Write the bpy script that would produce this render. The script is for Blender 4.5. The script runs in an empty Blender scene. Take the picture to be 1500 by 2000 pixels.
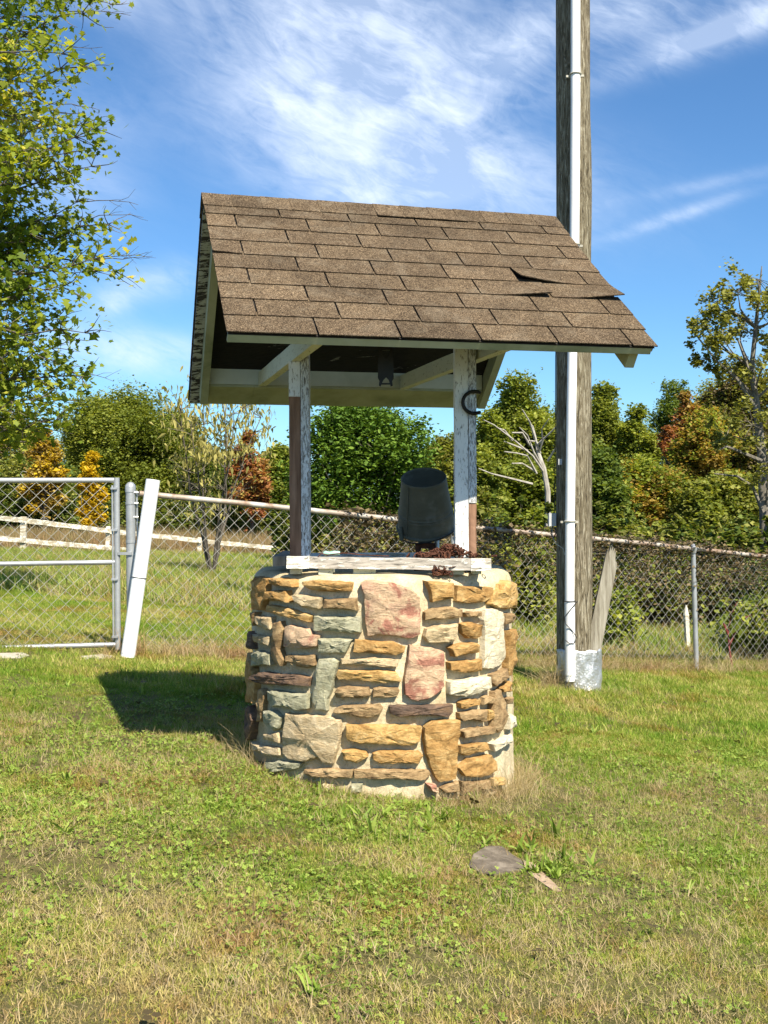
import bpy, bmesh, math, random
import numpy as np
from mathutils import Vector, Matrix, noise
sc = bpy.context.scene
R = math.radians
# ------------------------------------------------------------------ camera
EYE = 1.22
F = 2075.0
PITCH, ROLL = -0.0131, -0.0050
cam_d = bpy.data.cameras.new("camera")
cam = bpy.data.objects.new("camera", cam_d)
sc.collection.objects.link(cam)
cam_d.sensor_fit = 'VERTICAL'
cam_d.sensor_height = 32.0
cam_d.lens = 32.0 * F / 2000.0
cam_d.clip_start = 0.05
cam_d.clip_end = 3000
CAMM = (Matrix.Translation((0, 0, EYE)) @ Matrix.Rotation(math.pi / 2 + PITCH, 4, 'X') @ Matrix.Rotation(-ROLL * -1, 4, 'Z'))
cam.matrix_world = CAMM
sc.camera = cam
# ------------------------------------------------------------------ light
SUN = Vector((0.437, -0.82, 1.075)).normalized()      # towards the sun
sun_d = bpy.data.lights.new("sun", 'SUN')
sun_d.energy = 5.0
sun_d.angle = R(0.55)
sun_d.color = (1.0, 0.905, 0.74)
sun = bpy.data.objects.new("sun", sun_d)
sun.rotation_euler = SUN.to_track_quat('Z', 'Y').to_euler()
sc.collection.objects.link(sun)
sc.view_settings.view_transform = 'Standard'
sc.view_settings.look = 'None'
sc.view_settings.gamma = 1.0
sc.view_settings.use_curve_mapping = False
sc.view_settings.exposure = 1.2
sc.render.engine = 'CYCLES'

def NT(nt):
    """tiny node helper"""
    class H:
        def n(s, t, **k):
            o = nt.nodes.new(t)
            for a, v in k.items(): setattr(o, a, v)
            return o
        def l(s, a, b): nt.links.new(a, b)
        def m(s, op, a, b=None, c=None, clamp=False):
            o = nt.nodes.new('ShaderNodeMath'); o.operation = op; o.use_clamp = clamp
            for i, v in enumerate((a, b, c)):
                if v is None: continue
                if isinstance(v, (int, float)): o.inputs[i].default_value = v
                else: nt.links.new(v, o.inputs[i])
            return o.outputs[0]
        def mix(s, f, a, b, mode='MIX'):
            o = nt.nodes.new('ShaderNodeMix'); o.data_type = 'RGBA'; o.blend_type = mode
            for i, v in ((0, f), (6, a), (7, b)):
                if isinstance(v, (int, float)): o.inputs[i].default_value = v
                elif isinstance(v, tuple): o.inputs[i].default_value = (*v[:3], 1)
                else: nt.links.new(v, o.inputs[i])
            return o.outputs[2]
        def ramp(s, f, stops, interp='LINEAR'):
            o = nt.nodes.new('ShaderNodeValToRGB'); cr = o.color_ramp; cr.interpolation = interp
            while len(cr.elements) < len(stops): cr.elements.new(0.5)
            for e, (p, c) in zip(cr.elements, stops):
                e.position = p
                e.color = (*c[:3], 1) if isinstance(c, tuple) else (c, c, c, 1)
            nt.links.new(f, o.inputs[0])
            return o.outputs[0]
        def noise(s, vec, scale, detail=4, rough=.55, dist=0.0, stretch=None):
            if stretch:
                mp = nt.nodes.new('ShaderNodeMapping'); mp.inputs['Scale'].default_value = stretch
                nt.links.new(vec, mp.inputs[0]); vec = mp.outputs[0]
            o = nt.nodes.new('ShaderNodeTexNoise')
            o.inputs['Scale'].default_value = scale; o.inputs['Detail'].default_value = detail
            o.inputs['Roughness'].default_value = rough; o.inputs['Distortion'].default_value = dist
            if vec: nt.links.new(vec, o.inputs['Vector'])
            return o.outputs[0]
    return H()

# ------------------------------------------------------------------ sky
w = bpy.data.worlds.new("World"); sc.world = w; w.use_nodes = True
nt = w.node_tree; nt.nodes.clear(); h = NT(nt)
sky = h.n('ShaderNodeTexSky', sky_type='NISHITA', sun_disc=False)
sky.sun_elevation = math.asin(SUN.z)
sky.sun_rotation = math.atan2(SUN.x, SUN.y)
sky.air_density = 1.0; sky.dust_density = 0.3; sky.ozone_density = 2.5; sky.altitude = 300
tc = h.n('ShaderNodeTexCoord')
sp = h.n('ShaderNodeSeparateXYZ'); h.l(tc.outputs['Generated'], sp.inputs[0])
az = h.m('ARCTAN2', sp.outputs[0], sp.outputs[1])
el = h.m('ARCSINE', h.m('MAXIMUM', h.m('MINIMUM', sp.outputs[2], 1.0), -1.0))
cb = h.n('ShaderNodeCombineXYZ'); h.l(az, cb.inputs[0]); h.l(el, cb.inputs[1])
def skyn(scale, rot, stretch, detail=6, dist=0.6, rough=.6, seed=0.0):
    mp = h.n('ShaderNodeMapping'); mp.inputs['Rotation'].default_value = (0, 0, R(rot))
    mp.inputs['Location'].default_value = (seed, seed * .7, 0)
    h.l(cb.outputs[0], mp.inputs[0])
    mp2 = h.n('ShaderNodeMapping'); mp2.inputs['Scale'].default_value = stretch
    h.l(mp.outputs[0], mp2.inputs[0])
    return h.noise(mp2.outputs[0], scale, detail, rough, dist)
def blob(px, py, rx, ry, rot):
    a0 = math.atan((px - 750) / F); e0 = math.atan((973 - py) / F)
    c, s_ = math.cos(R(rot)), math.sin(R(rot))
    dx = h.m('SUBTRACT', az, a0); dy = h.m('SUBTRACT', el, e0)
    u = h.m('DIVIDE', h.m('ADD', h.m('MULTIPLY', dx, c), h.m('MULTIPLY', dy, s_)), rx / F)
    v = h.m('DIVIDE', h.m('ADD', h.m('MULTIPLY', dx, -s_), h.m('MULTIPLY', dy, c)), ry / F)
    r2 = h.m('ADD', h.m('MULTIPLY', u, u), h.m('MULTIPLY', v, v))
    return h.m('POWER', 2.718, h.m('MULTIPLY', r2, -1.0))
fib1 = skyn(8.0, 28, (1.3, 2.6, 1), 9, .9, .60, 3.1)        # broad feathery streaks
fib2 = skyn(5.0, 28, (1.0, 1.3, 1), 5, .5, .5, 1.7)
fib3 = skyn(24.0, 22, (1.0, 3.2, 1), 8, 1.0, .65, 5.3)
bl = [(640, 120, 290, 190, -35, 1.0), (830, 330, 330, 95, -12, 1.0), (760, 150, 170, 230, 0, .8), (1010, 120, 90, 60, 45, .6),
      (1240, 40, 260, 60, 12, .9), (1330, 135, 210, 26, 13, .8), (1440, 100, 120, 34, 12, .8),
      (210, 20, 130, 45, 0, .55), (240, 690, 170, 40, -4, 1.1), (300, 560, 100, 34, 10, .75), (225, 600, 45, 24, 25, .7),
      (180, 270, 90, 60, 0, .35), (1330, 445, 130, 12, 14, .7), (1400, 390, 140, 12, 6, .4), (150, 400, 110, 60, 0, .5), (1440, 700, 60, 25, 0, .4)]
mask = None
for (px, py, rx, ry, rot, k) in bl:
    b = h.m('MULTIPLY', blob(px, py, rx, ry, rot), k)
    mask = b if mask is None else h.m('ADD', mask, b)
fibs = h.m('ADD', h.m('MULTIPLY', fib1, .42), h.m('ADD', h.m('MULTIPLY', fib2, .44), h.m('MULTIPLY', fib3, .26)))
mask = h.m('MINIMUM', mask, 1.15)
big = skyn(1.6, 20, (1, 2.2, 1), 4, .4, .5, 9.4)              # the same cirrus goes on outside the frame
out_of = h.m('MULTIPLY', h.m('MAXIMUM', h.m('SUBTRACT', h.m('ABSOLUTE', az), .42), 0), 3.0, clamp=True)
gen = h.m('MULTIPLY', h.m('MULTIPLY', h.m('SUBTRACT', big, .45), 4.0, clamp=True), out_of)
mask = h.m('ADD', mask, gen)
dens = h.m('MULTIPLY', mask, h.m('MULTIPLY', h.m('SUBTRACT', fibs, .42), 3.0, clamp=True), clamp=True)
soft = h.m('MULTIPLY', h.m('MULTIPLY', mask, mask), .26, clamp=True)
dens = h.m('MAXIMUM', h.m('MULTIPLY', dens, .88), soft)
skyc = h.mix(1.0, sky.outputs[0], (0.66, 1.00, 1.26), 'MULTIPLY')
cl = h.mix(dens, skyc, (7.8, 8.7, 10.2))
bg = h.n('ShaderNodeBackground'); h.l(cl, bg.inputs[0]); bg.inputs[1].default_value = 0.058
wo = h.n('ShaderNodeOutputWorld'); h.l(bg.outputs[0], wo.inputs[0])

# ------------------------------------------------------------------ helpers
C = sc.collection
RNG = np.random.default_rng(7)
rnd = random.Random(5)
def P(px, py, d):
    """world point seen at photo pixel px,py at depth d"""
    u, v = px - 750, py - 1000
    c, s_ = math.cos(ROLL), math.sin(ROLL)
    u, v = u * c + v * s_, -u * s_ + v * c
    X, Z = u / F, -v / F
    cp, sp_ = math.cos(PITCH), math.sin(PITCH)
    y = cp - Z * sp_; z = sp_ + Z * cp
    k = d / y
    return Vector((X * k, d, EYE + z * k))
def ground(x, y):
    x = np.asarray(x, float); y = np.asarray(y, float)
    yy = np.clip(y, -10, 30) + 8 * np.tanh((np.maximum(y, 30) - 30) / 8)
    return -.109 * 6 * np.tanh(x / 6) - .0335 * (yy - 4.83) - .10 * np.clip((y - 12) / 10, 0, 1) * np.clip(-x / 6, 0, 1)
def gz(x, y): return float(ground(x, y))
def tag(o, label=None, cat=None, group=None, kind=None):
    if label: o['label'] = label
    if cat: o['category'] = cat
    if group: o['group'] = group
    if kind: o['kind'] = kind
    return o
def empty(name, loc, label, cat, group=None):
    o = bpy.data.objects.new(name, None); C.objects.link(o); o.location = loc
    o.empty_display_size = .1
    return tag(o, label, cat, group)
class MB:
    def __init__(s): s.v = []; s.f = []; s.sm = []
    def box(s, c, size, M=None):
        b = len(s.v); c = Vector(c)
        for dx in (-.5, .5):
            for dy in (-.5, .5):
                for dz in (-.5, .5):
                    p = Vector((dx * size[0], dy * size[1], dz * size[2]))
                    if M: p = M @ p
                    s.v.append(p + c)
        for q in ((0, 1, 3, 2), (4, 6, 7, 5), (0, 4, 5, 1), (2, 3, 7, 6), (0, 2, 6, 4), (1, 5, 7, 3)):
            s.f.append(tuple(b + i for i in q)); s.sm.append(False)
        return s
    def hexa(s, pts):
        """8 pts: bottom 4 ccw, top 4 ccw"""
        b = len(s.v); s.v += [Vector(p) for p in pts]
        for q in ((3, 2, 1, 0), (4, 5, 6, 7), (0, 1, 5, 4), (1, 2, 6, 5), (2, 3, 7, 6), (3, 0, 4, 7)):
            s.f.append(tuple(b + i for i in q)); s.sm.append(False)
        return s
    def beam(s, a, b_, wd, ht, up=(0, 0, 1), seg=1, jit=0):
        a = Vector(a); b_ = Vector(b_); t = (b_ - a).normalized(); up = Vector(up)
        sd = t.cross(up).normalized(); up = sd.cross(t).normalized()
        b = len(s.v)
        for i in range(seg + 1):
            c = a.lerp(b_, i / seg)
            for (x, y) in ((-1, -1), (1, -1), (1, 1), (-1, 1)):
                j = Vector((rnd.uniform(-jit, jit), rnd.uniform(-jit, jit), rnd.uniform(-jit, jit)))
                s.v.append(c + sd * x * wd / 2 + up * y * ht / 2 + j)
        for i in range(seg):
            o = b + i * 4
            for k in range(4):
                s.f.append((o + k, o + (k + 1) % 4, o + 4 + (k + 1) % 4, o + 4 + k)); s.sm.append(False)
        s.f.append((b + 3, b + 2, b + 1, b)); e = b + seg * 4; s.f.append((e, e + 1, e + 2, e + 3)); s.sm += [False, False]
        return s
    def tube(s, pts, rad, n=6, cap=True, smooth=True):
        pts = [Vector(p) for p in pts]
        if isinstance(rad, (int, float)): rad = [rad] * len(pts)
        b = len(s.v); sd = None
        for i, p in enumerate(pts):
            t = (pts[min(i + 1, len(pts) - 1)] - pts[max(i - 1, 0)]).normalized()
            if sd is None:
                ref = Vector((0, 0, 1)) if abs(t.z) < .9 else Vector((0, 1, 0))
                sd = t.cross(ref).normalized()
            else:
                sd = (sd - t * sd.dot(t)).normalized()
            up = t.cross(sd)
            for k in range(n):
                a = 2 * math.pi * k / n
                s.v.append(p + (sd * math.cos(a) + up * math.sin(a)) * rad[i])
        for i in range(len(pts) - 1):
            for k in range(n):
                o = b + i * n
                s.f.append((o + k, o + (k + 1) % n, o + n + (k + 1) % n, o + n + k)); s.sm.append(smooth)
        if cap:
            s.f.append(tuple(b + k for k in reversed(range(n)))); e = b + (len(pts) - 1) * n
            s.f.append(tuple(e + k for k in range(n))); s.sm += [False, False]
        return s
    def lathe(s, prof, n=32, M=None, close=False):
        b = len(s.v); m = len(prof)
        for (r_, z) in prof:
            for k in range(n):
                a = 2 * math.pi * k / n; p = Vector((r_ * math.cos(a), r_ * math.sin(a), z))
                s.v.append(M @ p if M else p)
        for i in range(m if close else m - 1):
            j = (i + 1) % m
            for k in range(n):
                s.f.append((b + i * n + k, b + i * n + (k + 1) % n, b + j * n + (k + 1) % n, b + j * n + k)); s.sm.append(True)
        return s
    def build(s, name, mat, parent=None, sharp=None, uv=None):
        off = parent_loc(parent)
        me = bpy.data.meshes.new(name)
        me.from_pydata([tuple(Vector(p) - off) for p in s.v], [], s.f)
        me.polygons.foreach_set('use_smooth', s.sm)
        me.materials.append(mat)
        if sharp or any(s.sm): me.set_sharp_from_angle(angle=R(sharp or 50))
        me.update()
        o = bpy.data.objects.new(name, me); C.objects.link(o)
        if parent: o.parent = parent
        return o
def parent_loc(p):
    v = Vector((0, 0, 0))
    while p is not None: v += p.location; p = p.parent
    return v
def fast_mesh(name, V, Fc, mat, parent=None, tint=None, smooth=False):
    """V (n,3) array, Fc list of (m,k) index arrays"""
    off = np.array(parent_loc(parent)); V = V - off
    me = bpy.data.meshes.new(name); me.vertices.add(len(V)); me.vertices.foreach_set('co', V.astype(np.float32).ravel())
    loops = np.concatenate([f.ravel() for f in Fc]); tot = np.concatenate([np.full(len(f), f.shape[1]) for f in Fc])
    me.loops.add(len(loops)); me.loops.foreach_set('vertex_index', loops.astype(np.int32))
    me.polygons.add(len(tot)); st = np.concatenate([[0], np.cumsum(tot)[:-1]])
    me.polygons.foreach_set('loop_start', st.astype(np.int32))
    me.polygons.foreach_set('use_smooth', np.full(len(tot), smooth))
    if tint is not None:
        a = me.attributes.new('tint', 'FLOAT', 'POINT'); a.data.foreach_set('value', tint.astype(np.float32))
    me.materials.append(mat); me.update(calc_edges=True); me.validate()
    o = bpy.data.objects.new(name, me); C.objects.link(o)
    if parent: o.parent = parent
    return o
def newmat(name):
    m = bpy.data.materials.new(name); m.use_nodes = True; m.node_tree.nodes.clear(); return m, NT(m.node_tree)
def finish(h, col, rough=.8, spec=.3, metal=0.0, bump=None, bd=.01, bs=.5, alpha=None):
    b = h.n('ShaderNodeBsdfPrincipled')
    for k, v in (('Base Color', col), ('Roughness', rough), ('Specular IOR Level', spec), ('Metallic', metal)):
        if isinstance(v, tuple): b.inputs[k].default_value = (*v[:3], 1)
        elif isinstance(v, (int, float)): b.inputs[k].default_value = v
        else: h.l(v, b.inputs[k])
    if bump is not None:
        bn = h.n('ShaderNodeBump'); bn.inputs['Strength'].default_value = bs; bn.inputs['Distance'].default_value = bd
        h.l(bump, bn.inputs['Height']); h.l(bn.outputs[0], b.inputs['Normal'])
    o = h.n('ShaderNodeOutputMaterial'); h.l(b.outputs[0], o.inputs[0])
def coords(h, which='Object'):
    return h.n('ShaderNodeTexCoord').outputs[which]
def simple(name, stops, scale, stretch=None, rough=.8, spec=.3, metal=0.0, bd=.003, bs=.5, fine=None, detail=6):
    m, h = newmat(name); c = coords(h)
    n1 = h.noise(c, scale, detail, .6, .3, stretch)
    col = h.ramp(n1, stops)
    n2 = h.noise(c, fine or scale * 6, 6, .7, 0, stretch)
    col = h.mix(h.m('MULTIPLY', n2, .5), col, h.mix(1.0, col, (.55, .55, .55), 'MULTIPLY'))
    finish(h, col, rough, spec, metal, h.m('ADD', n1, n2), bd, bs)
    return m
def peeling(name, paint, wood, grain, amount=.5, scale=3.0, dark=(.06, .055, .045)):
    m, h = newmat(name); c = coords(h)
    st = tuple(1.0 if g else 9.0 for g in grain)
    g = h.noise(c, 14, 7, .65, .4, st)
    wcol = h.ramp(g, [(.3, dark), (.5, wood), (.75, tuple(min(1, x * 1.35) for x in wood))])
    st2 = tuple(1.0 if g_ else 4.5 for g_ in grain)
    pn = h.noise(c, scale * 3, 9, .72, .5, st2)
    k = h.ramp(pn, [(amount - .015, 0.0), (amount + .015, 1.0)])
    dirt = h.noise(c, 5, 5, .6)
    pc = h.mix(h.m('MULTIPLY', h.m('SUBTRACT', dirt, .35), 1.1, clamp=True), paint, tuple(x * .62 for x in paint))
    col = h.mix(k, pc, wcol)
    hgt = h.m('ADD', h.m('MULTIPLY', h.m('SUBTRACT', 1.0, k), .6), h.m('MULTIPLY', g, .5))
    finish(h, col, .75, .3, 0, hgt, .002, .7)
    return m
def leafmat(name, stops, trans=.42, sat=1.0):
    m, h = newmat(name)
    at = h.n('ShaderNodeAttribute', attribute_name='tint')
    col = h.ramp(at.outputs['Fac'], stops)
    gl = h.n('ShaderNodeBsdfPrincipled'); h.l(col, gl.inputs['Base Color']); gl.inputs['Roughness'].default_value = .55
    gl.inputs['Specular IOR Level'].default_value = .18
    t = h.n('ShaderNodeBsdfTranslucent')
    tc_ = h.mix(1.0, col, (1.35, 1.3, .55), 'MULTIPLY'); h.l(tc_, t.inputs[0])
    mx = h.n('ShaderNodeMixShader'); mx.inputs[0].default_value = trans
    h.l(gl.outputs[0], mx.inputs[1]); h.l(t.outputs[0], mx.inputs[2])
    o = h.n('ShaderNodeOutputMaterial'); h.l(mx.outputs[0], o.inputs[0])
    return m

# ------------------------------------------------------------------ materials
M = {}
M['pvc'] = simple('white_pvc', [(.3, (.78, .79, .80)), (.7, (.86, .87, .87))], 2, None, .35, .5, 0, .0005, .2)
M['galv'] = simple('galvanised_steel', [(.3, (.36, .38, .40)), (.7, (.52, .54, .56))], 9, None, .45, .5, .55, .0008, .3)
M['rail'] = simple('weathered_rail', [(.38, (.24, .15, .10)), (.5, (.40, .34, .28)), (.66, (.54, .53, .49))], 5, (1, 1, 1), .55, .4, .3, .001, .4)
M['wire'] = simple('chain_link_wire', [(.3, (.27, .26, .23)), (.7, (.44, .43, .39))], 3, None, .5, .5, .4, .0003, .2)
M['rust'] = simple('rusty_iron', [(.3, (.035, .018, .014)), (.55, (.11, .045, .028)), (.75, (.20, .085, .045))], 40, None, .85, .2, .2, .002, .6)
M['black'] = simple('black_iron', [(.3, (.008, .008, .008)), (.7, (.022, .020, .018))], 20, None, .55, .4, .2, .001, .4)
M['bucket'] = simple('dark_bucket', [(.3, (.055, .06, .045)), (.55, (.08, .085, .065)), (.78, (.15, .16, .14))], 12, None, .6, .35, .1, .0008, .4)
M['alu'] = simple('crinkled_sheet_metal', [(.3, (.50, .52, .54)), (.7, (.72, .74, .76))], 7, None, .38, .5, .75, .010, .9, fine=30)
M['cable'] = simple('dark_cable', [(.3, (.02, .02, .02)), (.7, (.04, .04, .04))], 10)
M['greybox'] = simple('grey_plastic', [(.3, (.42, .43, .44)), (.7, (.52, .53, .54))], 6, None, .5)
M['strap'] = simple('conduit_strap', [(.3, (.34, .33, .28)), (.7, (.48, .47, .40))], 20, None, .5)
M['teal'] = simple('teal_glass', [(.3, (.22, .42, .36)), (.7, (.40, .60, .52))], 30, None, .25, .6)
M['bark'] = simple('grey_bark', [(.3, (.055, .048, .038)), (.6, (.16, .14, .115)), (.8, (.26, .24, .20))], 6, (4, 4, 1), .9, .2, 0, .02, .6)
M['twig'] = simple('twig_bark', [(.3, (.05, .042, .032)), (.7, (.13, .11, .085))], 10)
M['midbark'] = simple('mid_grey_bark', [(.3, (.09, .08, .065)), (.6, (.20, .185, .155)), (.8, (.32, .30, .26))], 4, (3, 3, 1), .9, .2)
M['palebark'] = simple('pale_bark', [(.3, (.22, .20, .17)), (.6, (.42, .40, .36)), (.8, (.58, .56, .51))], 3, (3, 3, 1), .9, .2)
M['paint_x'] = peeling('peeling_paint_board', (.74, .74, .69), (.42, .38, .31), (1, 0, 0), .52, 5)
M['grey_x'] = peeling('worn_grey_board', (.66, .65, .60), (.36, .33, .29), (1, 0, 0), .44, 4)
M['paint_z'] = peeling('peeling_paint_post', (.74, .76, .76), (.27, .26, .24), (0, 0, 1), .585, 11)
M['paint_post2'] = peeling('flaking_paint_post', (.66, .69, .72), (.25, .25, .25), (0, 0, 1), .51, 13)
M['paint_y'] = peeling('mouldy_paint_joist', (.50, .51, .38), (.20, .19, .12), (0, 1, 0), .60, 6.0)
M['cream'] = simple('cream_paint', [(.3, (.40, .42, .32)), (.5, (.53, .55, .44)), (.75, (.60, .62, .52))], 3, (1, 1, 1), .65, .3, 0, .0008, .3)
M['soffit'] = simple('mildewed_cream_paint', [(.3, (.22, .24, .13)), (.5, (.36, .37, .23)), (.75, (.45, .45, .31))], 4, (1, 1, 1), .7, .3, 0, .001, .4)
M['bare'] = simple('bare_brown_wood', [(.3, (.15, .08, .05)), (.55, (.27, .155, .10)), (.75, (.36, .22, .15))], 6, (8, 8, .7), .8, .2, 0, .002, .6)
M['plywood'] = peeling('peeling_plywood_edge', (.46, .46, .40), (.05, .045, .04), (1, 0, 0), .50, 4.0, (.015, .013, .012))
M['deck'] = peeling('black_mouldy_deck', (.16, .16, .14), (.012, .011, .010), (1, 0, 0), .36, 1.2, (.004, .004, .004))
M['felt'] = simple('roofing_felt', [(.3, (.012, .010, .009)), (.7, (.03, .026, .022))], 20)
M['oldwood'] = simple('weathered_stake', [(.3, (.13, .11, .08)), (.5, (.25, .23, .18)), (.72, (.38, .36, .30))], 7, (6, 6, .6), .85, .2, 0, .003, .6)
M['railwood'] = peeling('old_whitewashed_rail', (.62, .60, .52), (.34, .30, .22), (1, 0, 0), .5, .8, (.12, .1, .07))
M['concrete'] = simple('pale_concrete', [(.3, (.34, .31, .25)), (.7, (.50, .46, .38))], 6, None, .9, .2, 0, .004, .5)

def m_pole():
    m, h = newmat('utility_pole_wood'); c = coords(h)
    g = h.noise(c, 6, 9, .74, 2.2, (6, 6, .6))
    g2 = h.noise(c, 30, 5, .7, .3, (5, 5, .6))
    big = h.noise(c, 1.3, 3)
    col = h.ramp(g, [(.36, (.04, .032, .022)), (.45, (.13, .105, .07)), (.53, (.24, .205, .15)), (.62, (.46, .42, .34))])
    col = h.mix(h.m('MULTIPLY', g2, .55), col, (.10, .085, .06))
    col = h.mix(h.m('MULTIPLY', big, .4), col, h.mix(1.0, col, (.8, .9, .62), 'MULTIPLY'))
    vor = h.noise(c, 9, 2, .4, 2.0, (3.2, 3.2, .16))
    crack = h.ramp(vor, [(.492, 1.0), (.500, 0.0), (.508, 1.0)])
    col = h.mix(crack, (.02, .016, .012), col)
    finish(h, col, .9, .15, 0, h.m('ADD', h.m('ADD', g, h.m('MULTIPLY', g2, .6)), h.m('MULTIPLY', crack, .8)), .012, .8)
    return m
M['pole'] = m_pole()

def m_shingle(i):
    m, h = newmat('asphalt_shingle'); c = coords(h)
    vo = h.n('ShaderNodeTexVoronoi'); vo.inputs['Scale'].default_value = 380; h.l(c, vo.inputs['Vector'])
    gr = h.n('ShaderNodeSeparateColor'); h.l(vo.outputs['Color'], gr.inputs[0])
    k = (1.0, .86, 1.12, .94)[i]
    sc_ = lambda t: tuple(x * k for x in t)
    col = h.ramp(gr.outputs[0], [(0.0, sc_((.026, .018, .011))), (.3, sc_((.060, .042, .026))), (.65, sc_((.102, .072, .044))), (.93, sc_((.24, .18, .115)))])
    st = h.noise(c, 3.5, 5, .65, .5); oi = h.n('ShaderNodeObjectInfo').outputs['Random']
    pale = h.noise(c, 9, 6, .7, 1.0); col = h.mix(h.ramp(pale, [(.50, 0.0), (.70, .35)]), col, (.22, .185, .135)); col = h.mix(h.m('MULTIPLY', oi, .35), col, h.mix(1.0, col, (.70, .70, .74), 'MULTIPLY'))
    col = h.mix(h.ramp(st, [(.42, 0.0), (.68, .6)]), col, h.mix(1.0, col, (.42, .43, .45), 'MULTIPLY'))
    finish(h, col, .95, .12, 0, gr.outputs[1], .0015, .7)
    return m
SH = [m_shingle(i) for i in range(4)]

def m_stone(name, c1, c2, c3, scale=5.0, vein=None):
    m, h = newmat(name); c = coords(h)
    oi = h.n('ShaderNodeObjectInfo')
    off = h.n('ShaderNodeVectorMath'); off.operation = 'ADD'; h.l(c, off.inputs[0])
    cbn = h.n('ShaderNodeCombineXYZ'); h.l(h.m('MULTIPLY', oi.outputs['Random'], 30), cbn.inputs[0]); h.l(cbn.outputs[0], off.inputs[1])
    v = off.outputs[0]
    n1 = h.noise(v, scale * 1.6, 8, .62, 1.6, (1, 1, 2.2))
    n2 = h.noise(v, 60, 8, .75)
    col = h.ramp(n1, [(.28, c1), (.48, c2), (.70, c3)])
    if vein:
        n3 = h.noise(v, scale * 1.1, 6, .6, 2.5)
        col = h.mix(h.ramp(n3, [(.50, 0.0), (.56, 1.0)]), col, vein)
    col = h.mix(h.ramp(n2, [(.40, .45), (.62, 0.0)]), col, h.mix(1.0, col, (.42, .36, .30), 'MULTIPLY'))
    n4 = h.noise(v, 18, 7, .7, .8, (1, 1, 2.5))
    finish(h, col, .88, .2, 0, h.m('ADD', h.m('MULTIPLY', n4, 1.4), h.m('MULTIPLY', n2, .5)), .010, .75)
    return m
ST = {
 'O': m_stone('orange_sandstone', (.20, .11, .035), (.38, .225, .08), (.52, .36, .16)),
 'Y': m_stone('yellow_sandstone', (.30, .17, .055), (.50, .32, .12), (.58, .43, .22)),
 'B': m_stone('brown_sandstone', (.14, .088, .045), (.30, .205, .105), (.45, .33, .18)),
 'D': m_stone('dark_brown_stone', (.05, .038, .032), (.14, .095, .07), (.29, .18, .10)),
 'G': m_stone('grey_green_slate', (.24, .24, .165), (.35, .345, .235), (.46, .445, .33)),
 'P': m_stone('pink_veined_sandstone', (.40, .27, .17), (.52, .38, .25), (.47, .30, .21), 4.0, (.33, .155, .11)),
 'W': m_stone('cream_limestone', (.50, .44, .30), (.62, .56, .41), (.68, .63, .48)),
 'T': m_stone('tan_sandstone', (.36, .27, .155), (.50, .395, .24), (.60, .505, .34)),
}
def m_mortar():
    m, h = newmat('sandy_mortar'); c = coords(h)
    n1 = h.noise(c, 5, 7, .6, .5); n2 = h.noise(c, 90, 6, .8)
    col = h.ramp(n1, [(.3, (.46, .38, .235)), (.5, (.58, .50, .335)), (.75, (.67, .59, .42))])
    col = h.mix(h.ramp(n2, [(.38, .55), (.5, 0.0)]), col, (.30, .24, .16))
    at = h.noise(c, 7, 8, .72, .8); col = h.mix(h.ramp(at, [(.44, .45), (.56, 0.0)]), col, h.mix(1.0, col, (.66, .62, .56), 'MULTIPLY'))
    finish(h, col, .95, .1, 0, h.m('ADD', h.m('MULTIPLY', n2, .8), h.noise(c, 25, 5, .7)), .009, .8)
    return m
M['mortar'] = m_mortar()

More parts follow.
